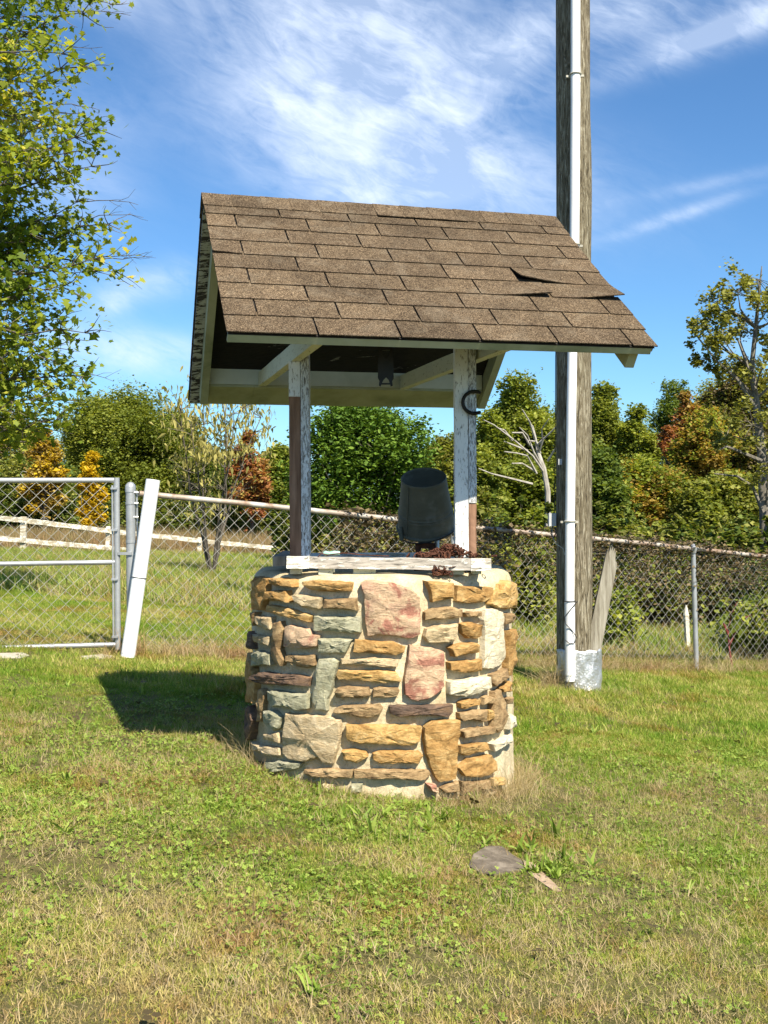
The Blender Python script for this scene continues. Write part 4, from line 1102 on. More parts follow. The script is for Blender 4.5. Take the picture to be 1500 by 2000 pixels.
def tree(name, px, top, hw, d, mat, n, label, cat='tree', size=.15, bottom=None, lobes=16, seed=1, bark='bark', second=None, shell=.42, aspect=.85, shape=LEAF_QUAD):
    n = int(n * 1.25)
    if shape is LEAF_QUAD: n = int(n * 1.35); size *= .82
    rng = np.random.default_rng(seed); rr = random.Random(seed)
    s = d / F; base = P(px, 1000, d); g = gz(base.x, d); root = empty(name, (base.x, d, g), label, cat, GRP if name == 'broadleaf_tree' else None)
    zt = P(px, top, d).z; zb = g + .8 if bottom is None else P(px, bottom, d).z
    H = zt - zb; W = hw * s; cz = zb + H * .5
    mb = MB(); tb = Vector((base.x, d, g - .2))
    trunk = curve(tb, (base.x + rr.uniform(-.3, .3), d, zb + H * .75), .04, 8, rr); r0 = max(.06, .022 * (zt - g))
    mb.tube(trunk, [r0 * (1 - .8 * i / 7) for i in range(8)], 7)
    L = []; tot = 0
    for i in range(lobes):
        ph = rr.uniform(0, 2 * math.pi); zz = 1 - 2 * (i + .5) / lobes
        rad = math.sqrt(max(0, 1 - zz * zz))
        if zz < 0: rad = min(1, rad * 1.1 + .25)
        c = Vector((base.x + W * .68 * rad * math.cos(ph), d + W * .68 * rad * math.sin(ph), cz + H * .5 * .70 * zz))
        r_ = rr.uniform(.34, .50) * W
        r3 = (r_, r_, r_ * aspect * rr.uniform(.8, 1.1)); L.append((c, r3)); tot += r_ * r_
        mb.tube(curve(trunk[rr.randint(2, 6)], c, .12, 5, rr), [r0 * .35, r0 * .28, r0 * .2, r0 * .12, r0 * .05], 4)
        for q in range(2):
            mb.tube(curve(c, c + rv(rr) * r_ * 1.0, .1, 3, rr), [r0 * .1, r0 * .06, r0 * .02], 3)
    pts = []; tb_ = []
    L.append((Vector((base.x, d, cz + H * .5 - W * .36)), (W * .42, W * .42, W * .36))); tot += (.42 * W) ** 2
    for i, (c, r3) in enumerate(L):
        k = int(n * .82 * r3[0] * r3[0] / tot); pp_ = blobpts(rng, c, r3, k, shell); pts.append(pp_)
        tb_.append(np.full(k, rr.uniform(.3, .75)))
        for q in range(5):                         # small outer sprays break the outline
            v = rv(rr).normalized(); cc = c + Vector((v.x * r3[0], v.y * r3[1], v.z * r3[2])) * 1.0
            pts.append(blobpts(rng, cc, [r3[0] * .28] * 3, max(4, k // 22), .6)); tb_.append(np.full(max(4, k // 22), rr.uniform(.3, .8)))
    core = blobpts(rng, (base.x, d, cz), (W * .75, W * .75, H * .42), int(n * .18), .7); pts.append(core); tb_.append(np.full(len(core), .3))
    pts = np.concatenate(pts); tb_ = np.concatenate(tb_)
    mb.build('trunk', M[bark], root)
    if second:
        k = rng.uniform(0, 1, len(pts)) < second[1] * (1 + np.sin(pts[:, 0] * 2.1) * np.sin(pts[:, 2] * 1.9))
        leaves('crown', pts[~k], size, shape, G[mat], root, rng, tintbase=tb_[~k])
        if k.sum(): leaves('turning_leaves', pts[k], size, shape, G[second[0]], root, rng, tintbase=tb_[k])
    else: leaves('crown', pts, size, shape, G[mat], root, rng, tintbase=tb_)
    return root
# wood edge, left to right
tree('broadleaf_tree', 10, 800, 105, 50, 'olive', 16000, 'olive green tree behind the overhanging maple at the left edge', seed=11, second=('brown', .25))
tree('orange_tree', 84, 836, 42, 42, 'orange', 7000, 'small orange autumn tree behind the gate, left of the yellow one', seed=12, lobes=12, size=.13, second=('yellow', .3))
tree('yellow_tree', 181, 882, 28, 38, 'yellow', 6000, 'slim bright yellow autumn tree behind the gate', seed=13, lobes=12, size=.12, bottom=1050)
tree('broadleaf_tree', 250, 757, 128, 56, 'green', 46000, 'large rounded deep green tree, tallest behind the gate', seed=14, size=.15, lobes=24)
tree('broadleaf_tree', 345, 800, 85, 60, 'green', 20000, 'green tree with a yellowish top between the round green tree and the roof', seed=15, second=('olive', .3))
tree('broadleaf_tree', 160, 830, 80, 62, 'olive', 16000, 'dull olive tree between the orange tree and the large round green tree', seed=26, second=('green', .5))
tree('broadleaf_tree', 420, 880, 90, 54, 'deep', 18000, 'dark tree low behind the sparse straw-coloured young tree', seed=16, second=('olive', .35))
tree('red_tree', 487, 842, 40, 40, 'red', 6200, 'small red autumn tree left of the left roof post', seed=17, lobes=12, size=.13, second=('orange', .2))
tree('broadleaf_tree', 545, 868, 58, 44, 'green', 15000, 'bushy green tree behind the left roof post', seed=18, second=('yellowgreen', .3))
tree('broadleaf_tree', 872, 848, 66, 50, 'olive', 16000, 'yellowish green tree behind the bucket and right roof post', seed=19, second=('green', .4))
tree('broadleaf_tree', 1010, 728, 82, 48, 'green', 30000, 'tall green tree with a pointed top between the right roof post and the pole', seed=20, lobes=22, second=('yellowgreen', .45))
tree('broadleaf_tree', 955, 800, 62, 46, 'yellowgreen', 14000, 'lower yellow-green tree just right of the horseshoe', seed=21, second=('green', .4))
tree('broadleaf_tree', 1180, 748, 62, 52, 'green', 22000, 'green tree just right of the utility pole', seed=22)
tree('broadleaf_tree', 1245, 790, 50, 49, 'yellowgreen', 12000, 'yellow-green tree in the dip of the skyline right of the pole', seed=23, second=('green', .45))
tree('broadleaf_tree', 1318, 742, 60, 62, 'deep', 16000, 'dark green tree on the skyline behind the red tipped tree', seed=24)
tree('red_tree', 1338, 765, 30, 45, 'orange', 3800, 'red and orange tipped tree top on the right skyline', seed=25, size=.13, lobes=10, bottom=900, second=('red', .35))
tree('red_tree', 1303, 832, 20, 43, 'red', 1500, 'small crimson patch of leaves below the skyline right of the pole', seed=35, size=.12, lobes=8, bottom=900)
tree('golden_tree', 1378, 795, 78, 42, 'gold', 22000, 'golden tree in the middle of the right wood edge', seed=27, size=.13, second=('yellowgreen', .35))
tree('broadleaf_tree', 1450, 700, 108, 46, 'olive', 30000, 'dark olive tree behind the tall sparse tree at the right edge', seed=28, lobes=22, second=('brown', .3))
tree('broadleaf_tree', 1255, 900, 95, 40, 'yellowgreen', 20000, 'low mixed green tree right of the pole', seed=29, second=('gold', .4))
tree('broadleaf_tree', 1170, 870, 70, 38, 'deep', 16000, 'low dark tree immediately behind the utility pole', seed=30)
tree('broadleaf_tree', 1400, 930, 95, 37, 'green', 18000, 'low green tree in front of the golden tree', seed=31, second=('olive', .4))
tree('broadleaf_tree', 1030, 900, 80, 38, 'yellowgreen', 18000, 'low leafy tree behind the bare white tree', seed=32, second=('green', .5))
tree('broadleaf_tree', 940, 890, 55, 36, 'green', 12000, 'low green tree just right of the right roof post', seed=33, second=('yellowgreen', .5))
tree('broadleaf_tree', 60, 900, 100, 46, 'deep', 14000, 'dark low trees behind the orange tree', seed=34, second=('olive', .4))
tree('broadleaf_tree', 1225, 820, 90, 58, 'deep', 18000, 'dark tree filling the skyline dip behind the yellow-green tree', seed=36, second=('green', .4))
tree('broadleaf_tree', 1390, 740, 75, 60, 'green', 16000, 'green tree on the skyline behind the golden tree', seed=37, second=('olive', .4))
tree('broadleaf_tree', 1100, 790, 60, 54, 'deep', 12000, 'dark tree hidden mostly by the pole', seed=38)
# broad-leaved pear-like tree seen through the well frame
tree('pear_tree', 706, 768, 138, 21, 'pear', 30000, 'dense dark green glossy-leaved tree seen between the roof posts', seed=40, size=.075, lobes=30, shape=LEAF_OVAL, bottom=1040, shell=.35)

# sparse straw-coloured young tree with drooping leaves
rr = random.Random(50); rng = np.random.default_rng(50)
d = 20; b0 = P(412, 1115, d); root = empty('sparse_young_tree', (b0.x, d, gz(b0.x, d)), 'slender young tree with sparse drooping straw-yellow leaves left of the roof', 'tree')
mb = MB(); tips = []
for (x0, x1, y1) in ((412, 398, 780), (416, 432, 765), (418, 470, 800), (410, 352, 800), (417, 510, 815), (412, 375, 850)):
    c = curve(P(x0, 1118, d), P(x1, y1, d + rr.uniform(-1, 1)), .05, 9, rr)
    mb.tube(c, [.030 * (1 - .9 * i / 8) + .004 for i in range(9)], 5)
    for i in range(3, 9):
        for q in range(4):
            e_ = c[i] + Vector((rr.uniform(-1, 1) * .55, rr.uniform(-1, 1) * .6, rr.uniform(.0, .55)))
            cc = curve(c[i], e_, .15, 5, rr); mb.tube(cc, [.010, .008, .006, .004, .002], 3); tips += cc[2:]
mb.build('trunk', M['bark'], root)
T = np.array([tuple(t) for t in tips]); P1 = np.repeat(T, 5, 0) + rng.normal(0, .12, (len(T) * 5, 3))
hi = P1[:, 2] > 1.9
P1 = P1[hi | (rng.uniform(size=len(P1)) < .25)]
leaves('crown', P1, .13, LEAF_LONG, G['straw'], root, rng, droop=1.1, flat=.8)

# tall sparse tree at the right edge
rr = random.Random(60); rng = np.random.default_rng(60); d = 30
b0 = P(1493, 1090, d); root = empty('tall_sparse_tree', (b0.x, d, gz(b0.x, d)), 'tall airy tree with thin olive foliage and visible limbs at the right edge', 'tree')
mb = MB(); tr = [P(x, y, d) for x, y in ((1496, 1120), (1493, 1000), (1487, 880), (1476, 780), (1468, 720), (1476, 640), (1484, 560), (1488, 520))]
mb.tube(tr, [.17, .15, .13, .10, .075, .06, .035, .015], 8)
bl_ = [(1480, 545, 62), (1440, 570, 40), (1400, 590, 42), (1378, 640, 40), (1372, 655, 36), (1410, 660, 40), (1450, 640, 40), (1490, 620, 50), (1430, 720, 36), (1500, 700, 55), (1385, 700, 26), (1470, 830, 46), (1500, 900, 50), (1420, 850, 36), (1540, 600, 60), (1560, 720, 70), (1560, 860, 70)]
pts = []
for (x, y, r_) in bl_:
    dd = d + rr.uniform(-1.4, 1.4); c = P(x, y, dd); st = tr[min(7, max(1, int(np.argmin([abs(t.z - (c.z - .8)) for t in tr]))))]
    mb.tube(curve(st, c, .10, 6, rr), [.05, .04, .03, .022, .014, .006], 5)
    R_ = r_ * d / F
    for q in range(9):
        e_ = c + rv(rr) * R_ * .9; cc = curve(c, e_, .15, 4, rr); mb.tube(cc, [.012, .009, .006, .003], 3)
        pts.append(blobpts(rng, e_, [R_ * .36] * 3, 62, .7))
for pl_ in (((1478, 800), (1440, 740), (1400, 705), (1360, 655)), ((1488, 900), (1440, 880), (1420, 872), (1405, 878)), ((1474, 760), (1455, 700), (1440, 660)), ((1490, 1000), (1470, 950), (1440, 930), (1395, 925))):
    mb.tube([P(x, y, d - .3) for x, y in pl_], [.05 * (1 - i / len(pl_)) + .008 for i in range(len(pl_))], 5)
mb.build('trunk', M['midbark'], root)
leaves('crown', np.concatenate(pts), .10, LEAF_QUAD, G['olive'], root, rng)

# bare dead tree
rr = random.Random(70); d = 34; root = empty('dead_tree', (P(1066, 960, d).x, d, gz(P(1066, 960, d).x, d)), 'bare bleached dead tree in the leaves left of the pole', 'tree')
mb = MB()
trk = [P(x, y, d) for x, y in ((1070, 1090), (1070, 960), (1062, 915), (1050, 880), (1045, 850), (1040, 830))]
mb.tube(trk, [.10, .09, .08, .055, .03, .014], 7)
brs = [((1064, 925), (1040, 890), (1005, 860), (965, 830), (945, 820)), ((1062, 918), (1042, 882), (1030, 850), (1015, 835)), ((1052, 885), (1060, 860), (1058, 838), (1072, 818)), ((1050, 868), (1070, 850), (1088, 832)),
       ((1030, 880), (1000, 868), (985, 862)), ((1045, 858), (1035, 825), (1020, 800)), ((1048, 925), (1030, 890), (1010, 885), (985, 882)), ((1040, 945), (1000, 935), (960, 925), (935, 915)), ((1045, 920), (1020, 905), (1000, 905)), ((1055, 885), (1045, 862), (1030, 860)), ((1070, 900), (1082, 880), (1098, 862)),
       ((1000, 860), (985, 840), (970, 835)), ((1035, 870), (1020, 845), (1000, 845))]
for b_ in brs:
    mb.tube([P(x, y, d - .3 * i) for i, (x, y) in enumerate(b_)], [.032 * (1 - i / len(b_)) + .008 for i in range(len(b_))], 5)
mb.build('trunk', M['palebark'], root)

# ---- the maple whose branches hang in from the left
rr = random.Random(80); rng = np.random.default_rng(80); d = 12.0
mx = -6.2; root = empty('maple_tree', (mx, d, gz(mx, d)), 'leafy green and yellow maple overhanging the upper left corner', 'tree')
mb = MB(); trunk = [Vector((mx, d, gz(mx, d) - .2)), Vector((mx + .05, d, 1.5)), Vector((mx - .05, d, 3.5)), Vector((mx + .05, d, 6.0)), Vector((mx, d, 9))]
mb.tube(trunk, [.24, .19, .15, .10, .04], 12)
ends = [(165, 25), (245, 8), (120, 105), (165, 130), (60, 180), (105, 215), (165, 245), (125, 300), (190, 325), (60, 330), (150, 395), (235, 438), (90, 455), (195, 505), (252, 530), (120, 560), (50, 590), (172, 650), (110, 620),
        (60, 700), (165, 735), (120, 780), (85, 835), (20, 860), (30, 740), (40, 60), (10, 250), (20, 480), (40, 400), (70, 250), (20, 660), (-30, 780), (-40, 560), (-60, 330), (-60, 120), (100, -40), (10, -60), (60, 520), (100, 680), (140, 460), (200, 250), (30, 130), (70, 30), (20, 340), (60, 460), (30, 560), (10, 620), (60, 640), (20, 790), (70, 780), (110, 820), (40, 850), (130, 720), (5, 700), (110, 350), (60, 290)]
lp = []
for (x, y) in ends:
    if x > 150: x -= (x - 150) * .28
    dd = d + rr.uniform(-1.6, 1.4); e_ = P(x, y, dd)
    st = Vector((mx, d, max(2.0, e_.z - .5 + rr.uniform(-.7, .2)))) if rr.random() < .8 else Vector((mx, d, e_.z + .3))
    c = curve(st, e_, .05, 13, rr)
    mb.tube(c, [.038 * (1 - i / 12.5) ** 1.1 + .003 for i in range(13)], 5)
    for i in range(5, 13):
        for q in range(4):
            k = 1.0 - .03 * i
            f_ = c[i] + Vector((rr.uniform(-.25, .8), rr.uniform(-1, 1) * .7, rr.uniform(-.50, .50))) * .62 * k
            cc = curve(c[i], f_, .12, 5, rr); mb.tube(cc, [.007, .006, .005, .0035, .002], 3)
            nl = rr.randint(9, 16) if i < 12 else 5
            for m_ in range(nl):
                lp.append(cc[rr.randint(1, 4)] + rv(rr) * .11)
# bare twig ends
for (x, y) in ((255, 30), (200, 92), (195, 215), (290, 492), (280, 425), (222, 745), (270, 400), (298, 500)):
    e_ = P(x, y, d); c = curve(e_ + Vector((-.75, .1, rr.uniform(-.05, .15))), e_, .06, 7, rr); mb.tube(c, [.006, .0055, .005, .004, .0035, .003, .002], 4)
    for q in range(4): mb.tube(curve(c[3 + q % 3], c[3 + q % 3] + Vector((rr.uniform(.05, .2), 0, rr.uniform(-.1, .15))), .1, 3, rr), [.003, .0025, .0015], 3)
mb.build('trunk', M['bark'], root)
# off-frame part of the crown
for i in range(2600):
    th = rr.uniform(0, 2 * math.pi); r_ = rr.uniform(.6, 3.2); lp.append(Vector((mx - .9 + r_ * math.cos(th) * .8, d + r_ * math.sin(th), rr.uniform(2.4, 8.5))))
lp = np.array([tuple(p) for p in lp])
tb_ = .44 - .16 * (lp[:, 2] < 2.9) + .30 * np.sin(lp[:, 0] * 2.3 + 1) * np.sin(lp[:, 2] * 2.1) + .1 * rng.normal(size=len(lp))
print('maple leaves', len(lp))
leaves('crown', lp, .066, LEAF_MAPLE, G['maple'], root, rng, droop=.45, flat=.6, tintbase=tb_)

# ---- shrubs and thickets
def shrub(name, px, top, bot, hw, d, mat, n, label, size=.07, seed=1, twigs=25, second=None, kind=None, cat='shrub'):
    rng = np.random.default_rng(seed); rr = random.Random(seed)
    c = P(px, (top + bot) / 2, d); g = gz(c.x, d); root = empty(name, (c.x, d, g), label, cat, {'thicket': 'thickets behind the chain-link fence', 'undergrowth': 'undergrowth along the wood edge', 'green_bush': 'green bushes behind the fence'}.get(name))
    W = hw * d / F; zt = P(px, top, d).z; H = zt - g
    mb = MB(); pts = []
    for i in range(twigs):
        e_ = Vector((c.x + rr.uniform(-1, 1) * W, d + rr.uniform(-.6, .6) * min(W, 1.2), g + H * rr.uniform(.35, .98)))
        cc = curve((c.x + (e_.x - c.x) * .6 + rr.uniform(-.1, .1), d + rr.uniform(-.2, .2), g), e_, .12, 6, rr)
        mb.tube(cc, [.010, .009, .007, .005, .004, .002], 4)
        for q in range(2, 6): pts.append(blobpts(rng, cc[q], [.20 * max(.5, W * .35)] * 3, n // (twigs * 4), .7))
    pts.append(np.stack([rng.uniform(c.x - W, c.x + W, n // 4), rng.normal(d + .4, .5, n // 4), g + H * rng.uniform(0, 1, n // 4) * .9], 1)); q_ = pts[-1]; q_[:, 2] = g + (q_[:, 2] - g) * (.72 + .22 * np.sin(q_[:, 0] * 2.7 / max(W, .4) + seed) + .12 * np.sin(q_[:, 0] * 9 / max(W, .4) + 2 * seed))
    pts = np.concatenate(pts); mb.build('stems', M['twig'], root)
    k = rng.uniform(size=len(pts)) < (second[1] if second else 0)
    leaves('foliage', pts[~k], size, LEAF_QUAD, G[mat], root, rng)
    if k.sum(): leaves('dry_foliage', pts[k], size, LEAF_QUAD, G[second[0]], root, rng)
shrub('thicket', 725, 1010, 1130, 95, 13.5, 'olive', 5000, 'dark brushy thicket behind the fence left of the bucket', seed=1, second=('brown', .5), twigs=60)
shrub('thicket', 640, 1050, 1110, 60, 17, 'olive', 3000, 'low olive brush behind the fence between the roof posts', seed=2, second=('brown', .4), twigs=40)
shrub('thicket', 900, 1035, 1140, 90, 13, 'olive', 4500, 'brown and olive brush behind the fence beside the pump', seed=3, second=('brown', .6), twigs=60)
shrub('thicket', 1030, 1055, 1190, 60, 13.5, 'yellowgreen', 5000, 'sunlit green bush behind the fence between well and pole', seed=4, second=('olive', .5), twigs=40)
shrub('thicket', 1240, 1075, 1180, 100, 15.5, 'brown', 4600, 'brown tangled thicket behind the fence right of the pole', seed=5, second=('green', .55), twigs=80)
shrub('thicket', 1400, 1098, 1190, 100, 16, 'brown', 4600, 'brown tangled thicket behind the fence beyond the right line post', seed=6, second=('green', .6), twigs=80)
shrub('thicket', 1540, 1095, 1200, 90, 15.5, 'deep', 5000, 'dark thicket behind the fence at the right edge', seed=7, twigs=50)
shrub('green_bush', 1203, 1150, 1240, 34, 12.4, 'yellowgreen', 1600, 'bright green bush behind the leaning broken stake', seed=8, size=.06)
shrub('green_bush', 1480, 1170, 1280, 36, 12.2, 'green', 2200, 'bright green bush behind the fence at the right edge', seed=9, size=.08)
for i, (px, top, hw, dd, mt) in enumerate([(620, 960, 90, 30, 'deep'), (760, 980, 110, 29, 'deep'), (900, 950, 90, 30, 'green'), (1040, 970, 90, 28, 'deep'), (1180, 980, 90, 30, 'deep'), (1290, 1000, 90, 28, 'green'), (1400, 1010, 90, 27, 'deep'), (1500, 1000, 90, 29, 'deep'),
                                           (60, 960, 110, 44, 'deep'), (220, 965, 120, 46, 'deep'), (370, 950, 110, 44, 'deep'), (500, 955, 90, 42, 'deep')]):
    lab = ['shrubs behind the left roof post at the wood edge', 'shrubs low behind the bucket at the wood edge', 'shrubs low behind the right roof post', 'shrubs below the bare dead tree', 'shrubs low behind the pole', 'shrubs below the crimson leaves',
           'shrubs below the golden tree', 'shrubs at the foot of the tall sparse tree', 'shrubs below the orange tree', 'shrubs below the large round green tree', 'shrubs low behind the leaning white pipe', 'shrubs below the red tree'][i]
    shrub('undergrowth', px, top, 1090, hw, dd, mt, 9000, 'dark green ' + lab, size=.13, seed=100 + i, second=('olive', .35), twigs=40)
# pokeweed
rr = random.Random(90); rng = np.random.default_rng(90); d = 10.9
b0 = P(1430, 1305, d); root = empty('pokeweed', (b0.x, d, gz(b0.x, d)), 'red-stemmed weed with a few green leaves behind the fence at the right', 'plant')
M['redstem'] = simple('red_stem', [(.3, (.16, .03, .03)), (.7, (.28, .07, .06))], 10)
mb = MB(); tips = []
for pl_ in (((1430, 1305), (1424, 1265), (1422, 1235), (1428, 1200), (1445, 1165)), ((1424, 1260), (1440, 1225), (1458, 1205), (1470, 1200)), ((1423, 1240), (1412, 1215), (1410, 1205))):
    c = [P(x, y, d) for x, y in pl_]; mb.tube(c, [.014, .010, .008, .006, .004][:len(c)], 6); tips += c[2:]
mb.build('stem', M['redstem'], root)
T = np.array([tuple(t) for t in tips]); leaves('foliage', np.repeat(T, 7, 0) + rng.normal(0, .07, (len(T) * 7, 3)), .11, LEAF_OVAL, G['yellowgreen'], root, rng, droop=.5)
# dead vines along the top rail
rr = random.Random(95); rng = np.random.default_rng(95)
root = empty('dead_vines', (FP(.5).x, FP(.5).y, ztop(.5)), 'brown dead vines tangled along the top rail of the chain-link fence', 'vine')
mb = MB(); pts = []
for i in range(170):
    t = rr.uniform(.28, 1.6); p0 = FP(t) + ZZ * (ztop(t)) + Vector((0, .03, 0))
    pl_ = [p0 + Vector((0, 0, -rr.random() * .35))]
    for j in range(6): pl_.append(pl_[-1] + Vector((rr.uniform(-.10, .14), rr.uniform(-.02, .03), rr.uniform(-.04, .07))))
    for q in pl_:
        if q.z > p0.z + .05: q.z = p0.z + .05 - rr.random() * .05
    mb.tube(pl_, .0022, 3); pts += pl_
o = mb.build('vine_stems', M['twig'], root); o['kind'] = 'stuff'
T = np.array([tuple(t) for t in pts]); T = np.repeat(T, 4, 0) + rng.normal(0, .03, (len(T) * 4, 3)); 
T2 = []
for i in range(9000):
    t = rr.uniform(.30, 1.65); p = FP(t); T2.append((p.x + rr.gauss(0, .03), p.y + .02 + rr.gauss(0, .03), ztop(t) + rr.gauss(0, .022) - abs(rr.gauss(0, .08)) * (1 if rr.random() < .6 else 4) + .035))
o = leaves('vine_leaves', np.concatenate([T, np.array(T2)]), .028, LEAF_QUAD, G['brown'], root, rng); o['kind'] = 'stuff'
print('foliage done')

# ------------------------------------------------------------------ grass (instanced tufts)
def tuft_mesh(name, mat, rng, blades, hgt, wid, spread, lean, seg=2, bend=.6):
    Vv = []; Fq = []; tn = []
    for b in range(blades):
        a_ = rng.uniform(0, 2 * np.pi); r_ = spread * math.sqrt(rng.uniform()); x, y = r_ * math.cos(a_), r_ * math.sin(a_)
        h_ = hgt * rng.uniform(.45, 1.25); dr = rng.uniform(0, 2 * np.pi); l0 = abs(rng.normal(0, lean)); wv = rng.uniform(0, np.pi)
        base = len(Vv); tt = rng.uniform(); cx, cy, cz = x, y, -.005; ang = l0
        for s in range(seg + 1):
            w_ = wid * (1 - .85 * s / seg) / 2
            Vv.append((cx - math.cos(wv) * w_, cy - math.sin(wv) * w_, cz)); Vv.append((cx + math.cos(wv) * w_, cy + math.sin(wv) * w_, cz)); tn += [tt, tt]
            cx += math.sin(ang) * math.cos(dr) * h_ / seg; cy += math.sin(ang) * math.sin(dr) * h_ / seg; cz += math.cos(ang) * h_ / seg; ang += bend * rng.uniform(.3, 1.2)
        for s in range(seg): q = base + 2 * s; Fq.append((q, q + 1, q + 3, q + 2))
    me = bpy.data.meshes.new(name); me.from_pydata(Vv, [], Fq); me.materials.append(mat)
    at = me.attributes.new('tint', 'FLOAT', 'POINT'); at.data.foreach_set('value', np.array(tn, np.float32)); return me
def clover_mesh(name, mat, rng, n, rad, spread, hgt):
    Vv = []; Fq = []; tn = []
    for b in range(n):
        a_ = rng.uniform(0, 2 * np.pi); r_ = spread * math.sqrt(rng.uniform()); z = hgt * rng.uniform(.4, 1); tt = rng.uniform()
        tx, ty = rng.normal(0, .35, 2)
        for k in range(3):
            an = a_ + k * 2.094; c = (r_ * math.cos(a_) + rad * .6 * math.cos(an), r_ * math.sin(a_) + rad * .6 * math.sin(an)); base = len(Vv)
            for m in range(5):
                t = 2 * math.pi * m / 5; dx, dy = rad * .55 * math.cos(t), rad * .55 * math.sin(t); Vv.append((c[0] + dx, c[1] + dy, z + tx * (c[0] + dx - r_ * math.cos(a_)) + ty * (c[1] + dy - r_ * math.sin(a_)))); tn.append(tt)
            Fq.append(tuple(range(base, base + 5)))
    me = bpy.data.meshes.new(name); me.from_pydata(Vv, [], Fq); me.materials.append(mat)
    at = me.attributes.new('tint', 'FLOAT', 'POINT'); at.data.foreach_set('value', np.array(tn, np.float32)); return me
def scatter(name, pts, scales, meshes, rng, label, cat, tilt=.15):
    n = len(pts); which = rng.integers(0, len(meshes), n)
    me = bpy.data.meshes.new(name); me.vertices.add(n); me.vertices.foreach_set('co', pts.astype(np.float32).ravel())
    a = me.attributes.new('rot', 'FLOAT_VECTOR', 'POINT'); rot = np.stack([rng.normal(0, tilt, n), rng.normal(0, tilt, n), rng.uniform(0, 6.283, n)], 1); a.data.foreach_set('vector', rot.astype(np.float32).ravel())
    a = me.attributes.new('scl', 'FLOAT', 'POINT'); a.data.foreach_set('value', scales.astype(np.float32))
    a = me.attributes.new('which', 'INT', 'POINT'); a.data.foreach_set('value', which.astype(np.int32))
    for m in meshes: me.materials.append(m.materials[0]) if m.materials[0].name not in me.materials else None
    o = bpy.data.objects.new(name, me); C.objects.link(o)
    ng = bpy.data.node_groups.new(name + '_nodes', 'GeometryNodeTree')
    ng.interface.new_socket('Geometry', in_out='INPUT', socket_type='NodeSocketGeometry'); ng.interface.new_socket('Geometry', in_out='OUTPUT', socket_type='NodeSocketGeometry')
    N = ng.nodes.new; Lk = ng.links.new
    gi, go = N('NodeGroupInput'), N('NodeGroupOutput'); j = N('GeometryNodeJoinGeometry')
    def na(nm, t): x = N('GeometryNodeInputNamedAttribute'); x.data_type = t; x.inputs[0].default_value = nm; return x.outputs[0]
    r_, s_, w_ = na('rot', 'FLOAT_VECTOR'), na('scl', 'FLOAT'), na('which', 'INT')
    for i, m in enumerate(meshes):
        src = bpy.data.objects.new(m.name, m)
        oi = N('GeometryNodeObjectInfo'); oi.inputs['Object'].default_value = src
        cmp = N('FunctionNodeCompare'); cmp.data_type = 'INT'; cmp.operation = 'EQUAL'
        Lk(w_, cmp.inputs[2]); cmp.inputs[3].default_value = i
        ip = N('GeometryNodeInstanceOnPoints'); Lk(gi.outputs[0], ip.inputs['Points']); Lk(cmp.outputs[0], ip.inputs['Selection']); Lk(oi.outputs['Geometry'], ip.inputs['Instance'])
        Lk(r_, ip.inputs['Rotation']); Lk(s_, ip.inputs['Scale']); Lk(ip.outputs[0], j.inputs[0])
    Lk(j.outputs[0], go.inputs[0])
    md = o.modifiers.new('scatter', 'NODES'); md.node_group = ng
    tag(o, label, cat, kind='stuff'); print(name, n); return o
def inside_poly(x, y, ws):
    ins = np.zeros(len(x), bool); n = len(ws)
    for i in range(n):
        a_, b_ = ws[i], ws[(i + 1) % n]
        c = ((a_.y > y) != (b_.y > y)) & (x < (b_.x - a_.x) * (y - a_.y) / (b_.y - a_.y + 1e-9) + a_.x); ins ^= c
    return ins
def field(rng, y0, y1, dens, side=.40, pad=.4):
    A_ = side * (y1 * y1 - y0 * y0) + 2 * pad * (y1 - y0); n = int(A_ * dens)
    y = np.sqrt(rng.uniform(y0 * y0, y1 * y1, n)); x = rng.uniform(-1, 1, n) * (side * y + pad)
    return x, y
def keep_lawn(x, y):
    k = (x - WX) ** 2 + (y - WY) ** 2 > (WR + .01) ** 2
    lo = np.random.default_rng(3).uniform(size=len(x)) < .06
    k &= ~inside_poly(x, y, lawn_stone) | lo; k &= ~inside_poly(x, y, pink) | lo; k &= ~inside_poly(x, y, pv1); k &= ~inside_poly(x, y, pv2)
    k &= (x - px0) ** 2 + (y - pd) ** 2 > .15 ** 2
    return k
def nfield(x, y, f, seed):
    s = 0; 
    for k, (a_, b_, c_) in enumerate([(1, .3, 0), (-.5, 1.1, 1.3), (1.7, -.9, 2.1), (.4, 2.2, .7), (2.9, 1.3, 4.0)]):
        s = s + np.sin(f * (a_ * x + b_ * y) + seed * (k + 1) * 1.7 + c_ + 1.3 * np.sin(f * .6 * (b_ * x - a_ * y) + seed + k))
    return s / 5
rng = np.random.default_rng(21)
tm = [tuft_mesh('grass_tuft', M['grass'], rng, 20, *q, 2, .6) for q in ((.026, .0036, .035, 1.0), (.028, .0030, .035, .9), (.022, .0044, .032, 1.1), (.036, .0034, .03, .7), (.018, .0065, .03, 1.0), (.024, .0038, .035, 1.0))]
tf = [tuft_mesh('grass_tuft', M['grass'], rng, 24, .045, .0055, .07, .8, 2, .5) for _ in range(4)]
tg = [tuft_mesh('field_tuft', M['farGrass'], rng, 22, .16, .014, .16, .4, 2, .6) for _ in range(4)]
X = []; Y = []; S = []
for (y0, y1, de) in ((1.9, 4.0, 4600), (4.0, 6.4, 2700)):
    x, y = field(rng, y0, y1, de); X.append(x); Y.append(y)
x, y = np.concatenate(X), np.concatenate(Y); k = keep_lawn(x, y) & (rng.uniform(size=len(x)) < .92 - .25 * (nfield(x, y, 4.6, 5.5) > .38)); x, y = x[k], y[k]
s = (.78 + .30 * nfield(x, y, 1.6, 1) + .22 * rng.normal(size=len(x))).clip(.35, 1.5) * np.where(y < 3.8, .80, .95)
